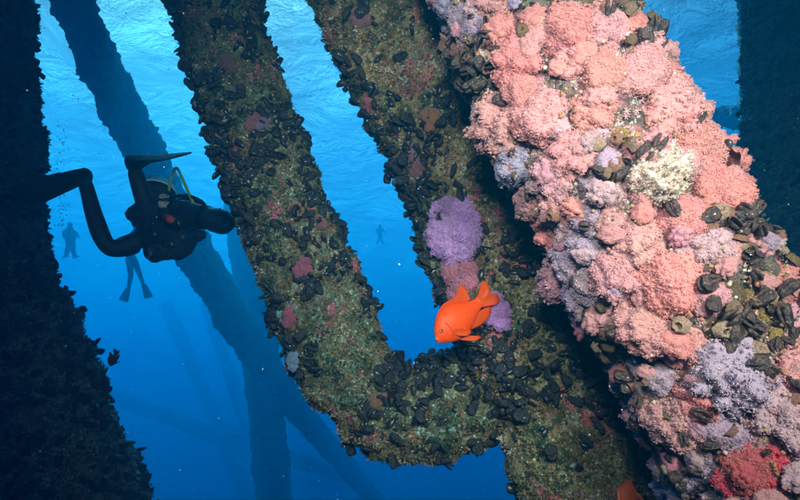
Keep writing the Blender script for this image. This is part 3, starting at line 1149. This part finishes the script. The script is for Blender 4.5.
for px, py, s, lab in ((316, 248, .026, "white barnacle cluster in the middle of the curved brace"), (415, 208, .018, "white ringed barnacle cluster on the left rim of the brown leg"),
                       (492, 288, .014, "white speck of barnacles right of the fish's tail"), (522, 402, .02, "pale ring of barnacles low on the brown leg")):
    sk = brace_a if px < 330 else leg_b
    h = sk.hit(px, py)
    if h is None:
        print('no surface', px, py)
        continue
    p, n = h
    root = empty("barnacle_cluster", p, lab, "barnacles", "white barnacle clusters")
    rr = np.random.default_rng(px)
    for k in range(7):
        o = np.cross(n, rr.normal(0, 1, 3))
        place("barnacle", ME_BARN, root, p + o * s * .6 + n * .004, frames(n[None], rr, .25)[0], s * rr.uniform(.3, .5), (2.2, 2.6, 2.4))

# a strand of fishing line hanging in front of the brown leg
a, b = P(505, 163, 1.5), P(521, 197, 1.52)
c = np.array([a + (b - a) * q + np.array([0, 0, -.004 * math.sin(q * 3.1)]) for q in np.linspace(0, 1, 12)])
g, _ = tube_grid(c, np.full(12, .0009), 6)
o = link_mesh("fishing_line", np_mesh("fishing_line", g.reshape(-1, 3), grid_faces(12, 6), simple("nylon_line", (.6, .6, .6), .3)))
o["label"], o["category"] = "thin pale strand of line hanging under the pink leg's overhang", "fishing line"

# ------------------------------------------------------------------ fish
def fish_body(stations, nseg=20):
    """stations: (s, top, bottom, half thickness) along the body; x forward, z up"""
    st = np.array(stations, float)
    s = np.linspace(0, 1, 26)
    top, bot, th = (np.interp(s, st[:, 0], st[:, k]) for k in (1, 2, 3))
    for _ in range(2):
        top[1:-1], bot[1:-1], th[1:-1] = [(q[:-2] + 2 * q[1:-1] + q[2:]) / 4 for q in (top, bot, th)]
    v = []
    for i in range(len(s)):
        m, h = (top[i] + bot[i]) / 2, (top[i] - bot[i]) / 2
        for k in range(nseg):
            a = 2 * math.pi * k / nseg
            v.append((-s[i], th[i] * math.sin(a) * abs(math.sin(a)) ** .25, m + h * math.cos(a)))
    n = len(v)
    f = grid_faces(26, nseg).tolist()
    v.append((.012, 0, (top[0] + bot[0]) / 2))
    v.append((-1.0, 0, (top[-1] + bot[-1]) / 2))
    f += [[k, (k + 1) % nseg, n, n] for k in range(nseg)]
    f += [[n - nseg + k, n + 1, n + 1, n - nseg + (k + 1) % nseg] for k in range(nseg)]
    me = bpy.data.meshes.new("body")
    me.from_pydata(v, [], [tuple(dict.fromkeys(q)) for q in f])
    me.polygons.foreach_set("use_smooth", [True] * len(me.polygons))
    return me


def fin_mesh(name, base, edge, thick=.008, bend=0.0, rays=16, side=(0, 1, 0)):
    """a membrane between a base line and an outer edge, thicker at each ray"""
    B = spline(base, rays * 2 + 1)
    E = spline(edge, rays * 2 + 1)
    side = np.array(side, float)
    v, f = [], []
    nr = 6
    for sgn in (1, -1):
        for i in range(rays * 2 + 1):
            for j in range(nr):
                q = j / (nr - 1)
                p = B[i] * (1 - q) + E[i] * q
                if i % 2 == 0 and j == nr - 1:
                    p = p + (E[i] - B[i]) * .03
                w = thick * (1 - q * .8) * (1 if i % 2 == 0 else .35) * .5
                p = p + side * (sgn * w + bend * q * q)
                v.append(p)
    m = (rays * 2 + 1) * nr
    for s in (0, 1):
        for i in range(rays * 2):
            for j in range(nr - 1):
                a = s * m + i * nr + j
                q = (a, a + 1, a + nr + 1, a + nr)
                f.append(q if s else q[::-1])
    for i in range(rays * 2):
        a = i * nr + nr - 1
        f.append((a, a + nr, a + nr + m, a + m))
    for i in (0, rays * 2):
        for j in range(nr - 1):
            a = i * nr + j
            f.append((a, a + 1, a + 1 + m, a + m))
    return np_mesh(name, np.array(v), np.array(f), None, True)


def scale_material(name, col, dark):
    m, t, out = new_mat(name)
    tc = t.nodes.new("ShaderNodeTexCoord")
    mp = t.nodes.new("ShaderNodeMapping")
    mp.inputs["Scale"].default_value = (1, .6, 1)
    t.links.new(tc.outputs["Object"], mp.inputs[0])
    vo = t.nodes.new("ShaderNodeTexVoronoi")
    vo.inputs["Scale"].default_value = 46
    t.links.new(mp.outputs[0], vo.inputs["Vector"])
    c = mixc(t, noise(t, tc.outputs["Object"], 5, 3).outputs["Fac"], col, dark)
    k = ramp(t, vo.outputs["Distance"], [(.2, (1, 1, 1)), (.75, (.88, .84, .8))]).outputs[0]
    c = mixc(t, 1.0, c, k, 'MULTIPLY')
    p = N(t, "ShaderNodeBsdfPrincipled", Roughness=.5)
    p.inputs["Specular IOR Level"].default_value = .22
    t.links.new(c, p.inputs["Base Color"])
    b = N(t, "ShaderNodeBump", Strength=.14, Distance=.006)
    b.invert = True
    t.links.new(vo.outputs["Distance"], b.inputs["Height"])
    t.links.new(b.outputs[0], p.inputs["Normal"])
    t.links.new(p.outputs[0], out.inputs[0])
    return m


M_GARI = scale_material("orange_fish_scales", (.90, .075, .0), (.80, .05, .0))
def fin_material(name, col, dark):
    m, t, out = new_mat(name)
    tc = t.nodes.new("ShaderNodeTexCoord")
    mp = t.nodes.new("ShaderNodeMapping")
    mp.inputs["Scale"].default_value = (5, 5, 42)
    mp.inputs["Rotation"].default_value = (0, .5, 0)
    t.links.new(tc.outputs["Object"], mp.inputs[0])
    c = mixc(t, noise(t, mp.outputs[0], 2.2, 3).outputs["Fac"], col, dark)
    p = N(t, "ShaderNodeBsdfPrincipled", Roughness=.5)
    p.inputs["Specular IOR Level"].default_value = .25
    t.links.new(c, p.inputs["Base Color"])
    tl = t.nodes.new("ShaderNodeBsdfTranslucent")
    t.links.new(c, tl.inputs[0])
    mx = t.nodes.new("ShaderNodeMixShader")
    mx.inputs[0].default_value = .4
    t.links.new(p.outputs[0], mx.inputs[1])
    t.links.new(tl.outputs[0], mx.inputs[2])
    t.links.new(mx.outputs[0], out.inputs[0])
    return m


M_GFIN = fin_material("orange_fin", (.95, .13, .0), (.70, .03, .0))
M_DFISH = scale_material("dark_fish_scales", (.05, .035, .02), (.02, .018, .015))
M_RFISH = scale_material("rust_fish_scales", (.55, .075, .012), (.30, .04, .01))
M_EYE = simple("fish_eye", (.004, .004, .005), .12, .6, (.004, .004, .005))
M_IRIS = simple("fish_iris", (.55, .12, .01), .3, .5, (.30, .08, .01))
ST = [(0, .01, -.05, .015), (.05, .12, -.10, .05), (.14, .22, -.165, .095), (.28, .30, -.235, .125), (.45, .315, -.265, .135), (.62, .265, -.235, .115),
      (.78, .165, -.155, .075), (.90, .095, -.095, .04), (1.0, .085, -.085, .026)]


def make_fish(name, loc, fwd, up, length, mb, mf, label, cat, tail=1.0):
    root = bpy.data.objects.new(name, None)
    root.empty_display_size = .1
    COL.objects.link(root)
    fwd = unit(np.array(fwd, float))
    up = np.array(up, float)
    up = unit(up - fwd * (up @ fwd))
    y = np.cross(up, fwd)
    M = Matrix.Identity(4)
    for i in range(3):
        M[i][0], M[i][1], M[i][2], M[i][3] = [float(q[i]) * length for q in (fwd, y, up)] + [float(loc[i])]
    root.matrix_world = M
    root["label"], root["category"] = label, cat

    def part(nm, me, mat, parent=root):
        me.materials.clear()
        me.materials.append(mat)
        o = bpy.data.objects.new(nm, me)
        COL.objects.link(o)
        o.parent = parent
        return o
    part("body", fish_body(ST), mb)
    part("dorsal_fin", fin_mesh("dorsal_fin", [(-.22, 0, .26), (-.40, 0, .30), (-.60, 0, .26), (-.80, 0, .145)],
                                [(-.24, 0, .30), (-.42, 0, .36), (-.60, 0, .34), (-.72, 0, .34), (-.84, 0, .41), (-.92, 0, .36), (-.87, 0, .14)], bend=.02), mf)
    part("anal_fin", fin_mesh("anal_fin", [(-.56, 0, -.22), (-.70, 0, -.18), (-.82, 0, -.13)],
                              [(-.60, 0, -.26), (-.78, 0, -.30), (-.98, 0, -.29), (-1.10, 0, -.21), (-1.04, 0, -.15), (-.88, 0, -.11)], bend=-.02), mf)
    part("tail_fin", fin_mesh("tail_fin", [(-.96, 0, .085), (-.98, 0, 0), (-.96, 0, -.085)],
                              [(-1.02, 0, .12), (-1.18, 0, .23), (-1.33 * tail, 0, .22), (-1.35 * tail, 0, .10), (-1.28 * tail, 0, .01), (-1.38 * tail, 0, -.08), (-1.35 * tail, 0, -.18), (-1.18, 0, -.19), (-1.02, 0, -.12)], bend=.05, rays=22), mf)
    for s in (1, -1):
        part("pectoral_fin", fin_mesh("pectoral_fin", [(-.27, .118 * s, -.02), (-.29, .12 * s, -.07), (-.28, .115 * s, -.12)],
                                      [(-.32, .15 * s, -.03), (-.44, .18 * s, -.12), (-.49, .18 * s, -.21), (-.41, .16 * s, -.235), (-.30, .13 * s, -.15)], side=(0, s, 0), rays=12), mf)
        part("pelvic_fin", fin_mesh("pelvic_fin", [(-.30, .05 * s, -.22), (-.34, .05 * s, -.24), (-.38, .05 * s, -.25)],
                                    [(-.34, .07 * s, -.27), (-.50, .10 * s, -.40), (-.60, .10 * s, -.40), (-.46, .07 * s, -.27)], rays=8), mf)
        e = part("eye", np_mesh("eye", *lathe_dome(14, [(.034, -.01), (.033, .004), (.026, .012), (.017, .015)])), M_IRIS if mb is M_GARI else mb)
        pz = part("pupil", np_mesh("pupil", *lathe_dome(12, [(.020, .010), (.017, .018), (.008, .022), (.001, .023)])), M_EYE, e)
        e.location = (-.135, .078 * s, .075)
        e.rotation_euler = (-math.pi / 2 * s, 0, .25 * s)
        g = np.array([(-.01 - .09 * q, (.022 + .045 * q) * s, -.035 - .045 * q * q) for q in np.linspace(0, 1, 8)])
        tv, _ = tube_grid(g, np.linspace(.008, .004, 8), 6)
        part("lip", np_mesh("lip", tv.reshape(-1, 3), grid_faces(8, 6)), mf)
        g = np.array([(-.235 - .03 * math.cos(q), (.112 + .012) * s, .02 + .14 * math.sin(q)) for q in np.linspace(-1.1, 1.1, 12)])
        tv, _ = tube_grid(g, np.full(12, .005), 6)
        part("gill_cover", np_mesh("gill_cover", tv.reshape(-1, 3), grid_faces(12, 6)), mf)
    return root


d = 1.62
snout = P(436, 340, d - .03)
make_fish("orange_fish", snout, P(436, 340, d - .03) - P(482, 300, d + .05), (-RT * .72 + UP * .69 + FW * -.12), .215, M_GARI, M_GFIN,
          "bright orange fish swimming head down beside the rose pink colony", "fish", tail=.94)
make_fish("small_dark_fish", P(110, 366, 2.6), (-RT * .5 - UP * .85 + FW * .2), (-RT * .8 + UP * .45), .082, M_DFISH, M_DFISH,
          "small dark fish alone in the blue right of the lumpy brace", "fish")
make_fish("rust_coloured_fish", P(629, 480, 1.42), (RT * .2 + UP * .8 + FW * .5), (-RT * .9 + UP * .2), .10, M_RFISH, M_RFISH,
          "dark rust coloured fish half hidden at the bottom edge left of the pink leg", "fish")

# ------------------------------------------------------------------ divers
M_SUIT = simple("neoprene_suit", (.012, .013, .016), .65, .3, (.02, .022, .026), 8, .01)
M_RUBBER = simple("fin_rubber", (.010, .011, .014), .5, .4, (.016, .017, .02), 10)
M_TANK = simple("tank_paint", (.016, .018, .022), .35, .5, (.03, .03, .035), 6)
M_STEEL = simple("scuffed_metal", (.30, .31, .32), .35, .5, (.16, .17, .18), 12, metallic=.8)
M_HOODB = simple("blue_hood_band", (.25, .62, .80), .6, .3, (.20, .52, .72), 8)
M_HOODW = simple("white_hood_band", (.78, .82, .82), .6, .3, (.66, .7, .72), 8)
M_GLOVE = simple("pale_glove", (.62, .40, .34), .6, .3, (.48, .30, .25), 8)
M_HOSEY = simple("yellow_hose", (.62, .70, .18), .45, .4, (.5, .6, .14), 8)
M_HOSEK = simple("black_hose", (.014, .014, .016), .45, .4, (.02, .02, .022), 8)
M_REDTAG = simple("red_tag", (.70, .05, .03), .5, .4, (.55, .04, .03), 8)
M_MASK = simple("mask_glass", (.05, .09, .10), .08, .6, (.05, .09, .1), 8)


def skin_body(name, root, verts, edges, mat, levels=2, rootv=0):
    me = bpy.data.meshes.new(name)
    me.from_pydata([tuple(float(q) for q in v[:3]) for v in verts], [tuple(e) for e in edges], [])
    o = child(name, me, root, mat)
    m = o.modifiers.new("skin", 'SKIN')
    for i, v in enumerate(verts):
        r = v[3]
        sv = me.skin_vertices[0].data[i]
        sv.radius = (r, r) if np.isscalar(r) else r
        sv.use_root = (i == rootv)
    m.use_smooth_shade = True
    m.branch_smoothing = .5
    s = o.modifiers.new("sub", 'SUBSURF')
    s.levels = levels
    s.render_levels = levels
    return o


def pipe(name, root, pts, r, mat, n=28, nu=8, kind=None, label=None):
    c = spline(pts, n)
    rr = np.full(n, r) if np.isscalar(r) else np.interp(np.linspace(0, 1, n), np.linspace(0, 1, len(r)), r)
    g, _ = tube_grid(c, rr, nu)
    v = np.vstack([g.reshape(-1, 3), c[:1], c[-1:]])
    f = grid_faces(n, nu).tolist()
    m = n * nu
    me = bpy.data.meshes.new(name)
    me.from_pydata(v.tolist(), [], f + [(k, (k + 1) % nu, m) for k in range(nu)] + [(m - nu + (k + 1) % nu, m - nu + k, m + 1) for k in range(nu)])
    me.polygons.foreach_set("use_smooth", [True] * len(me.polygons))
    return child(name, me, root, mat, label=label)


def fin_blade(root, heel, toe, tip, wide, w0=.055, w1=.11, name="swim_fin"):
    """foot pocket and ribbed blade; wide is the direction across the blade"""
    heel, toe, tip = [np.array(q) for q in (heel, toe, tip)]
    ax = unit(tip - heel)
    sd = unit(wide - ax * (wide @ ax))
    nm = np.cross(ax, sd)
    n = 24
    c = np.array([heel + (toe - heel) * min(1, q / .42) if q < .42 else toe + (tip - toe) * ((q - .42) / .58) for q in np.linspace(0, 1, n)])
    vs = []
    for i, q in enumerate(np.linspace(0, 1, n)):
        if q < .42:
            w = w0 * (.75 + .45 * math.sin(q / .42 * 1.57))
            h = .062 * (1 - .6 * q / .42)
        else:
            u = (q - .42) / .58
            w = w0 * 1.2 + (w1 - w0 * 1.2) * min(1, u * 1.4)
            h = .018 * (1 - u) + .005
        if q == 1:
            w *= .8
        if q == 0:
            w *= .4
            h *= .4
        for k in range(16):
            a = 2 * math.pi * k / 16
            ca, sa = math.cos(a), math.sin(a)
            rib = 1 + (.8 if q > .42 and abs(abs(ca) - .92) < .1 else 0)
            vs.append(c[i] + sd * w * math.copysign(abs(ca) ** .7, ca) + nm * h * rib * sa)
    me = np_mesh(name, np.array(vs), grid_faces(n, 16))
    return child(name, me, root, M_RUBBER)


def hand_parts(base, d, up, size):
    """palm and five bent fingers as extra skin joints"""
    d = unit(np.array(d, float))
    sd = unit(np.cross(d, up))
    vs, es = [], []
    palm = base + d * size * .45
    vs.append((*palm, size * .20))
    for k, (o, l) in enumerate(((-.3, .75), (-.1, .9), (.1, .85), (.3, .68))):
        a = palm + sd * o * size + d * size * .15
        b = a + d * l * size * .35 + up * -.05 * size
        c = b + d * l * size * .2 - up * .2 * size
        i = len(vs)
        vs += [(*a, size * .085), (*b, size * .075), (*c, size * .06)]
        es += [(0, i), (i, i + 1), (i + 1, i + 2)]
    a = palm - d * size * .2 + sd * size * .3
    b = a + (sd * .5 + d * .6) * size * .35
    i = len(vs)
    vs += [(*a, size * .09), (*b, size * .07)]
    es += [(0, i), (i, i + 1)]
    return vs, es


# --- near diver, seen from behind, legs bent up at the knee
root = empty("person", P(158, 238, 3.4), "near diver in black suit, legs bent up, with tank and banded hood", "person")
D0 = 3.4
J = [(*P(150, 240, D0), (.135, .12)), (*P(163, 236, D0 + .06), (.15, .13)), (*P(176, 226, D0 + .12), (.16, .14)), (*P(176, 212, D0 + .16), (.12, .11)), (*P(168, 204, D0 + .16), .065),
     (*P(140, 243, D0 - .06), .095), (*P(122, 247, D0 - .14), .080), (*P(109, 250, D0 - .2), .066), (*P(101, 236, D0 - .22), .062), (*P(93, 212, D0 - .24), .054), (*P(87, 188, D0 - .25), .046), (*P(83, 178, D0 - .25), .048),
     (*P(150, 226, D0 - .14), .105), (*P(149, 212, D0 - .26), .068), (*P(143, 196, D0 - .30), .060), (*P(137, 178, D0 - .32), .052), (*P(134, 166, D0 - .33), .048),
     (*P(186, 214, D0 + .0), .06), (*P(181, 224, D0 - .14), .048), (*P(168, 219, D0 - .2), .042), (*P(163, 208, D0 - .2), .036),
     (*P(188, 226, D0 + .22), .055), (*P(196, 236, D0 + .3), .045), (*P(200, 240, D0 + .36), .04)]
E_ = [(0, 1), (1, 2), (2, 3), (3, 4), (0, 5), (5, 6), (6, 7), (7, 8), (8, 9), (9, 10), (10, 11), (0, 12), (12, 13), (13, 14), (14, 15), (15, 16), (2, 17), (17, 18), (18, 19), (19, 20), (2, 21), (21, 22), (22, 23)]
skin_body("body", root, J, E_, M_SUIT)
# gloved hand by the head, wrist strap
hv, he = hand_parts(P(162.5, 207, D0 - .2), UP + RT * .1, -FW, .085)
hv = [(*P(163, 209, D0 - .2), .034)] + [(*P(162.5, 203, D0 - .2), .036)] + hv
he = [(0, 1), (1, 2)] + [(a + 2, b + 2) for a, b in he]
skin_body("hand", root, hv, he, M_GLOVE, 2)
pipe("wrist_strap", root, [P(158, 198.5, D0 - .245), P(163, 199.5, D0 - .262), P(168, 199, D0 - .235)], .008, M_HOSEK, 10)
# head in a banded hood
hc, hr = P(157, 195, D0 + .08), .118
hx, hz, hy = unit(RT * .95 - UP * .1 + FW * .1), unit(UP * .75 + FW * .5 - RT * .12), None
hz = unit(hz - hx * (hz @ hx))
hy = np.cross(hz, hx)
th = np.linspace(0, 2 * np.pi, 28, endpoint=False)
ph = np.linspace(.02, 3.12, 22)
head = np.stack([np.sin(ph)[:, None] * np.cos(th), np.sin(ph)[:, None] * np.sin(th), np.cos(ph)[:, None] * np.ones(28)], -1).reshape(-1, 3)
head[:, 2] *= 1.15
head[:, 0] *= 1.08
jaw = head[:, 2] < -.2
head[jaw, 1] *= .85
wv = hc + hr * (head[:, :1] * hx + head[:, 1:2] * hy + head[:, 2:3] * hz)
hd = child("head", np_mesh("head", wv, grid_faces(22, 28)), root, M_SUIT)
for p0, p1, m, nm in ((.66, .84, M_HOODW, "white_hood_band"), (.88, 1.04, M_HOODB, "blue_hood_band"), (1.10, 1.30, M_HOODW, "white_hood_band")):
    vs = []
    for r_, q in ((1.0, p0), (1.05, p0 + .02), (1.05, p1 - .02), (1.0, p1)):
        e = np.stack([np.sin(q) * np.cos(th) * 1.08, np.sin(q) * np.sin(th), np.cos(q) * np.ones(28) * 1.15], -1)
        vs.append(hc + hr * r_ * (e[:, :1] * hx + e[:, 1:2] * hy + e[:, 2:3] * hz))
    child(nm, np_mesh(nm, np.vstack(vs), grid_faces(4, 28)), root, m)
for a_, b_, r_ in ((J[0], J[1], .150),):
    c0 = (np.array(a_[:3]) + np.array(b_[:3])) / 2
    dx = unit(np.array(b_[:3]) - np.array(a_[:3]))
    pipe("strap", root, [c0 - dx * .02, c0 + dx * .02], r_, M_HOSEK, 4, 24)
# mask strap on the far side of the head with its lens
pipe("mask", root, [P(150, 196, D0 + .2), P(151, 199, D0 + .22), P(154, 201, D0 + .23)], [.03, .04, .03], M_MASK, 10)
pipe("regulator", root, [P(160, 203, D0 + .22), P(166, 206, D0 + .23)], [.035, .04, .03], M_HOSEK, 10)
# buoyancy vest: bulky wings round the tank
for px, py, dd, sx, nm in ((150, 214, .03, .15, "vest_wing"), (176, 238, .05, .15, "vest_wing"), (160, 246, .0, .12, "vest_wing"), (187, 214, .10, .13, "vest_wing")):
    me = lump_mesh(nm, int(px), 1.4, .25, 1.0, M_SUIT, pm=3.12)
    o = place(nm, me, root, P(px, py, D0 + dd), np.stack([RT, FW, UP], -1), (sx, sx * .7, sx * 1.05))
# tank pointing to the right with boot and valve
t0, t1 = P(176, 209, D0 + .02), P(229, 224, D0 - .28)
ax = unit(t1 - t0)
L_ = np.linalg.norm(t1 - t0)
prof = [(0, .03), (.015, .055), (.06, .088), (.12, .094), (.5, .094), (.80, .094), (.81, .098), (.96, .098), (.99, .080), (1.0, .05)]
pipe("tank", root, [t0 + ax * L_ * q for q in np.linspace(0, 1, 14)], [.035, .068, .078, .078, .078, .078, .078, .078, .078, .078, .078, .078, .078, .083, .083, .083, .076, .05], M_TANK, 40, 24)
for q in (.25, .58):
    c0 = t0 + ax * L_ * q
    pipe("tank_band", root, [c0 - ax * .018, c0 + ax * .018], .083, M_HOSEK, 4, 24)
pipe("tank_valve", root, [t0 - ax * .05, t0 + ax * .03], [.022, .03, .022], M_STEEL, 8, 10)
pipe("tank_handle", root, [P(213, 216, D0 - .24), P(217, 211, D0 - .25), P(221, 209, D0 - .25)], .008, M_HOSEK, 10)
# hoses, gauges, clips
pipe("yellow_hose", root, [P(168, 194, D0 + .05), P(171, 180, D0 + .0), P(176, 168, D0 - .04), P(182, 178, D0 - .08), P(190, 196, D0 - .1), P(197, 212, D0 - .12), P(199, 226, D0 - .12)], .010, M_HOSEY, 50)
pipe("regulator_hose", root, [P(166, 200, D0 + .1), P(178, 196, D0 - .02), P(192, 197, D0 - .1), P(203, 203, D0 - .14), P(207, 212, D0 - .14)], .013, M_HOSEK, 40)
pipe("red_tag", root, [P(166, 216, D0 - .27), P(170, 219, D0 - .29), P(173, 221, D0 - .28)], [.012, .028, .022], M_REDTAG, 10)
pipe("gauge", root, [P(199, 233, D0 - .14), P(202, 238, D0 - .15)], [.03, .042, .042, .03], M_HOSEK, 10, 14)
pipe("gauge_hose", root, [P(190, 226, D0 - .1), P(196, 228, D0 - .14), P(200, 233, D0 - .14)], .010, M_HOSEK, 14)
for px, py in ((149, 254), (157, 253), (168, 255)):
    pipe("clip", root, [P(px, py - 5, D0 - .1), P(px + 2, py, D0 - .12), P(px - 2, py + 3 + px % 3, D0 - .12)], [.010, .014, .008, .005], M_STEEL if px == 149 else M_HOSEK, 12)
for px, py in ((154, 233), (182, 236), (171, 243), (178, 222)):
    pipe("buckle", root, [P(px, py, D0 - .18), P(px + 2, py + 3, D0 - .18)], .010, M_STEEL, 5)
# fins
fin_blade(root, P(88, 176, D0 - .25), P(68, 180, D0 - .42), P(20, 196, D0 - .72), UP * .42 + FW * .85, .058, .10)
fin_blade(root, P(131, 164, D0 - .32), P(145, 160, D0 - .40), P(180, 156, D0 - .56), FW * .85 + UP * .3, .062, .11)


def far_diver(px, py, d, pose, label, s=1.0):
    """a simple but whole diver, small in the picture"""
    k = KX * d

    def q(x, y, z=0):
        return P(px + x * s / d, py + y * s / d, d + z)
    r = empty("person", q(0, 0), label, "person", "divers far off in the blue")
    jj, ee, fins = pose
    skin_body("body", r, [(*q(*j[:3]), j[3] * s) for j in jj], ee, M_SUIT, 2)
    for a, b, c in fins:
        fin_blade(r, q(*a), q(*b), q(*c), RT + UP * .4, .06, .11)
    a, b = jj[1][:3], jj[2][:3]
    pipe("tank", r, [q(a[0], a[1], -.2), q(b[0], b[1], -.2)], [.04, .06, .06, .04], M_TANK, 14, 14)
    return r


# joints in pixel-metres: x right, y down, z away
SWIM = ([(0, 0, 0, .15), (60, -150, .1, .17), (100, -240, .2, .14), (118, -290, .2, .06), (126, -330, .2, .11), (130, -352, .2, .06),
         (30, 120, 0, .10), (50, 300, 0, .07), (20, 470, 0, .05), (90, 100, 0, .10), (160, 280, 0, .07), (215, 420, 0, .05),
         (180, -180, .1, .06), (240, -90, .1, .05), (40, -200, .2, .06), (70, -120, .0, .05)],
        [(0, 1), (1, 2), (2, 3), (3, 4), (4, 5), (0, 6), (6, 7), (7, 8), (0, 9), (9, 10), (10, 11), (2, 12), (12, 13), (2, 14), (14, 15)],
        [((20, 460, 0), (0, 520, 0), (-50, 640, .1)), ((215, 410, 0), (235, 460, 0), (285, 600, .1))])
HANG = ([(0, 120, 0, .16), (0, 0, .1, .18), (0, -110, .1, .15), (0, -160, .1, .06), (0, -200, .1, .10), (0, -240, .1, .09),
         (-40, 220, .2, .10), (-60, 300, .4, .07), (-60, 330, .7, .05), (40, 220, .2, .10), (70, 300, .4, .07), (70, 320, .7, .05),
         (-110, -60, .1, .06), (-100, 40, .0, .05), (110, -50, .1, .06), (150, 30, .0, .05)],
        [(0, 1), (1, 2), (2, 3), (3, 4), (4, 5), (0, 6), (6, 7), (7, 8), (0, 9), (9, 10), (10, 11), (2, 12), (12, 13), (2, 14), (14, 15)],
        [((-60, 325, .7), (-70, 340, .9), (-90, 370, 1.3)), ((70, 315, .7), (80, 340, .9), (110, 370, 1.3))])
far_diver(127, 252, 12, SWIM, "far diver whose legs and fins hang down under the near diver", .92)
far_diver(70, 236, 15, HANG, "far dim diver upright between the left leg and the near diver's shin", .88)
far_diver(380, 232, 24, HANG, "tiny far diver in the gap between the brace and the brown leg", .8)

# ------------------------------------------------------------------ bubbles and drifting specks
M_BUB = turf_material("bubble_film", [(0, (.85, .9, .92)), (1, (.85, .9, .92))])
iv, if_ = lathe_dome(10, [(.02, -1), (.5, -.86), (.86, -.5), (1, 0), (.86, .5), (.5, .86), (.02, 1)])
rb = np.random.default_rng(2)
sites = [(rb.normal(397, 9), rb.normal(361, 3), 3.0, rb.uniform(.004, .014)) for _ in range(16)]
v, f = stamp(iv, if_, np.array([P(a, b, c) for a, b, c, s in sites]), np.repeat(np.eye(3)[None], len(sites), 0), np.array([s[3] for s in sites]) * np.ones(len(sites)))
o = link_mesh("bubbles", np_mesh("bubbles", v, f, M_BUB), kind="stuff")
sites = [(60 + rb.normal(0, 3) + 4 * math.sin(y * .1), y, 10.4, rb.uniform(.006, .02)) for y in rb.uniform(120, 228, 90)]
v, f = stamp(iv, if_, np.array([P(a, b, c) for a, b, c, s in sites]), np.repeat(np.eye(3)[None], len(sites), 0), np.array([s[3] for s in sites]))
o = link_mesh("bubbles", np_mesh("bubbles", v, f, M_BUB), kind="stuff")
M_SNOW = simple("drifting_specks", (.7, .7, .66), .8, .2, (.3, .3, .28))
n = 1300
pp = np.array([P(rb.uniform(-40, 840), rb.uniform(-40, 540), rb.uniform(.9, 6)) for _ in range(n)])
dd = pp @ FW
iv, if_ = lathe_dome(6, [(.1, -.8), (.9, -.3), (.8, .4), (.1, .8)])
v, f = stamp(iv, if_, pp, frames(unit(rb.normal(0, 1, (n, 3))), rb), rb.uniform(.15, 1, n) ** 2 * .0024 * dd ** .6)
link_mesh("drifting_specks", np_mesh("drifting_specks", v, f, M_SNOW), kind="stuff")
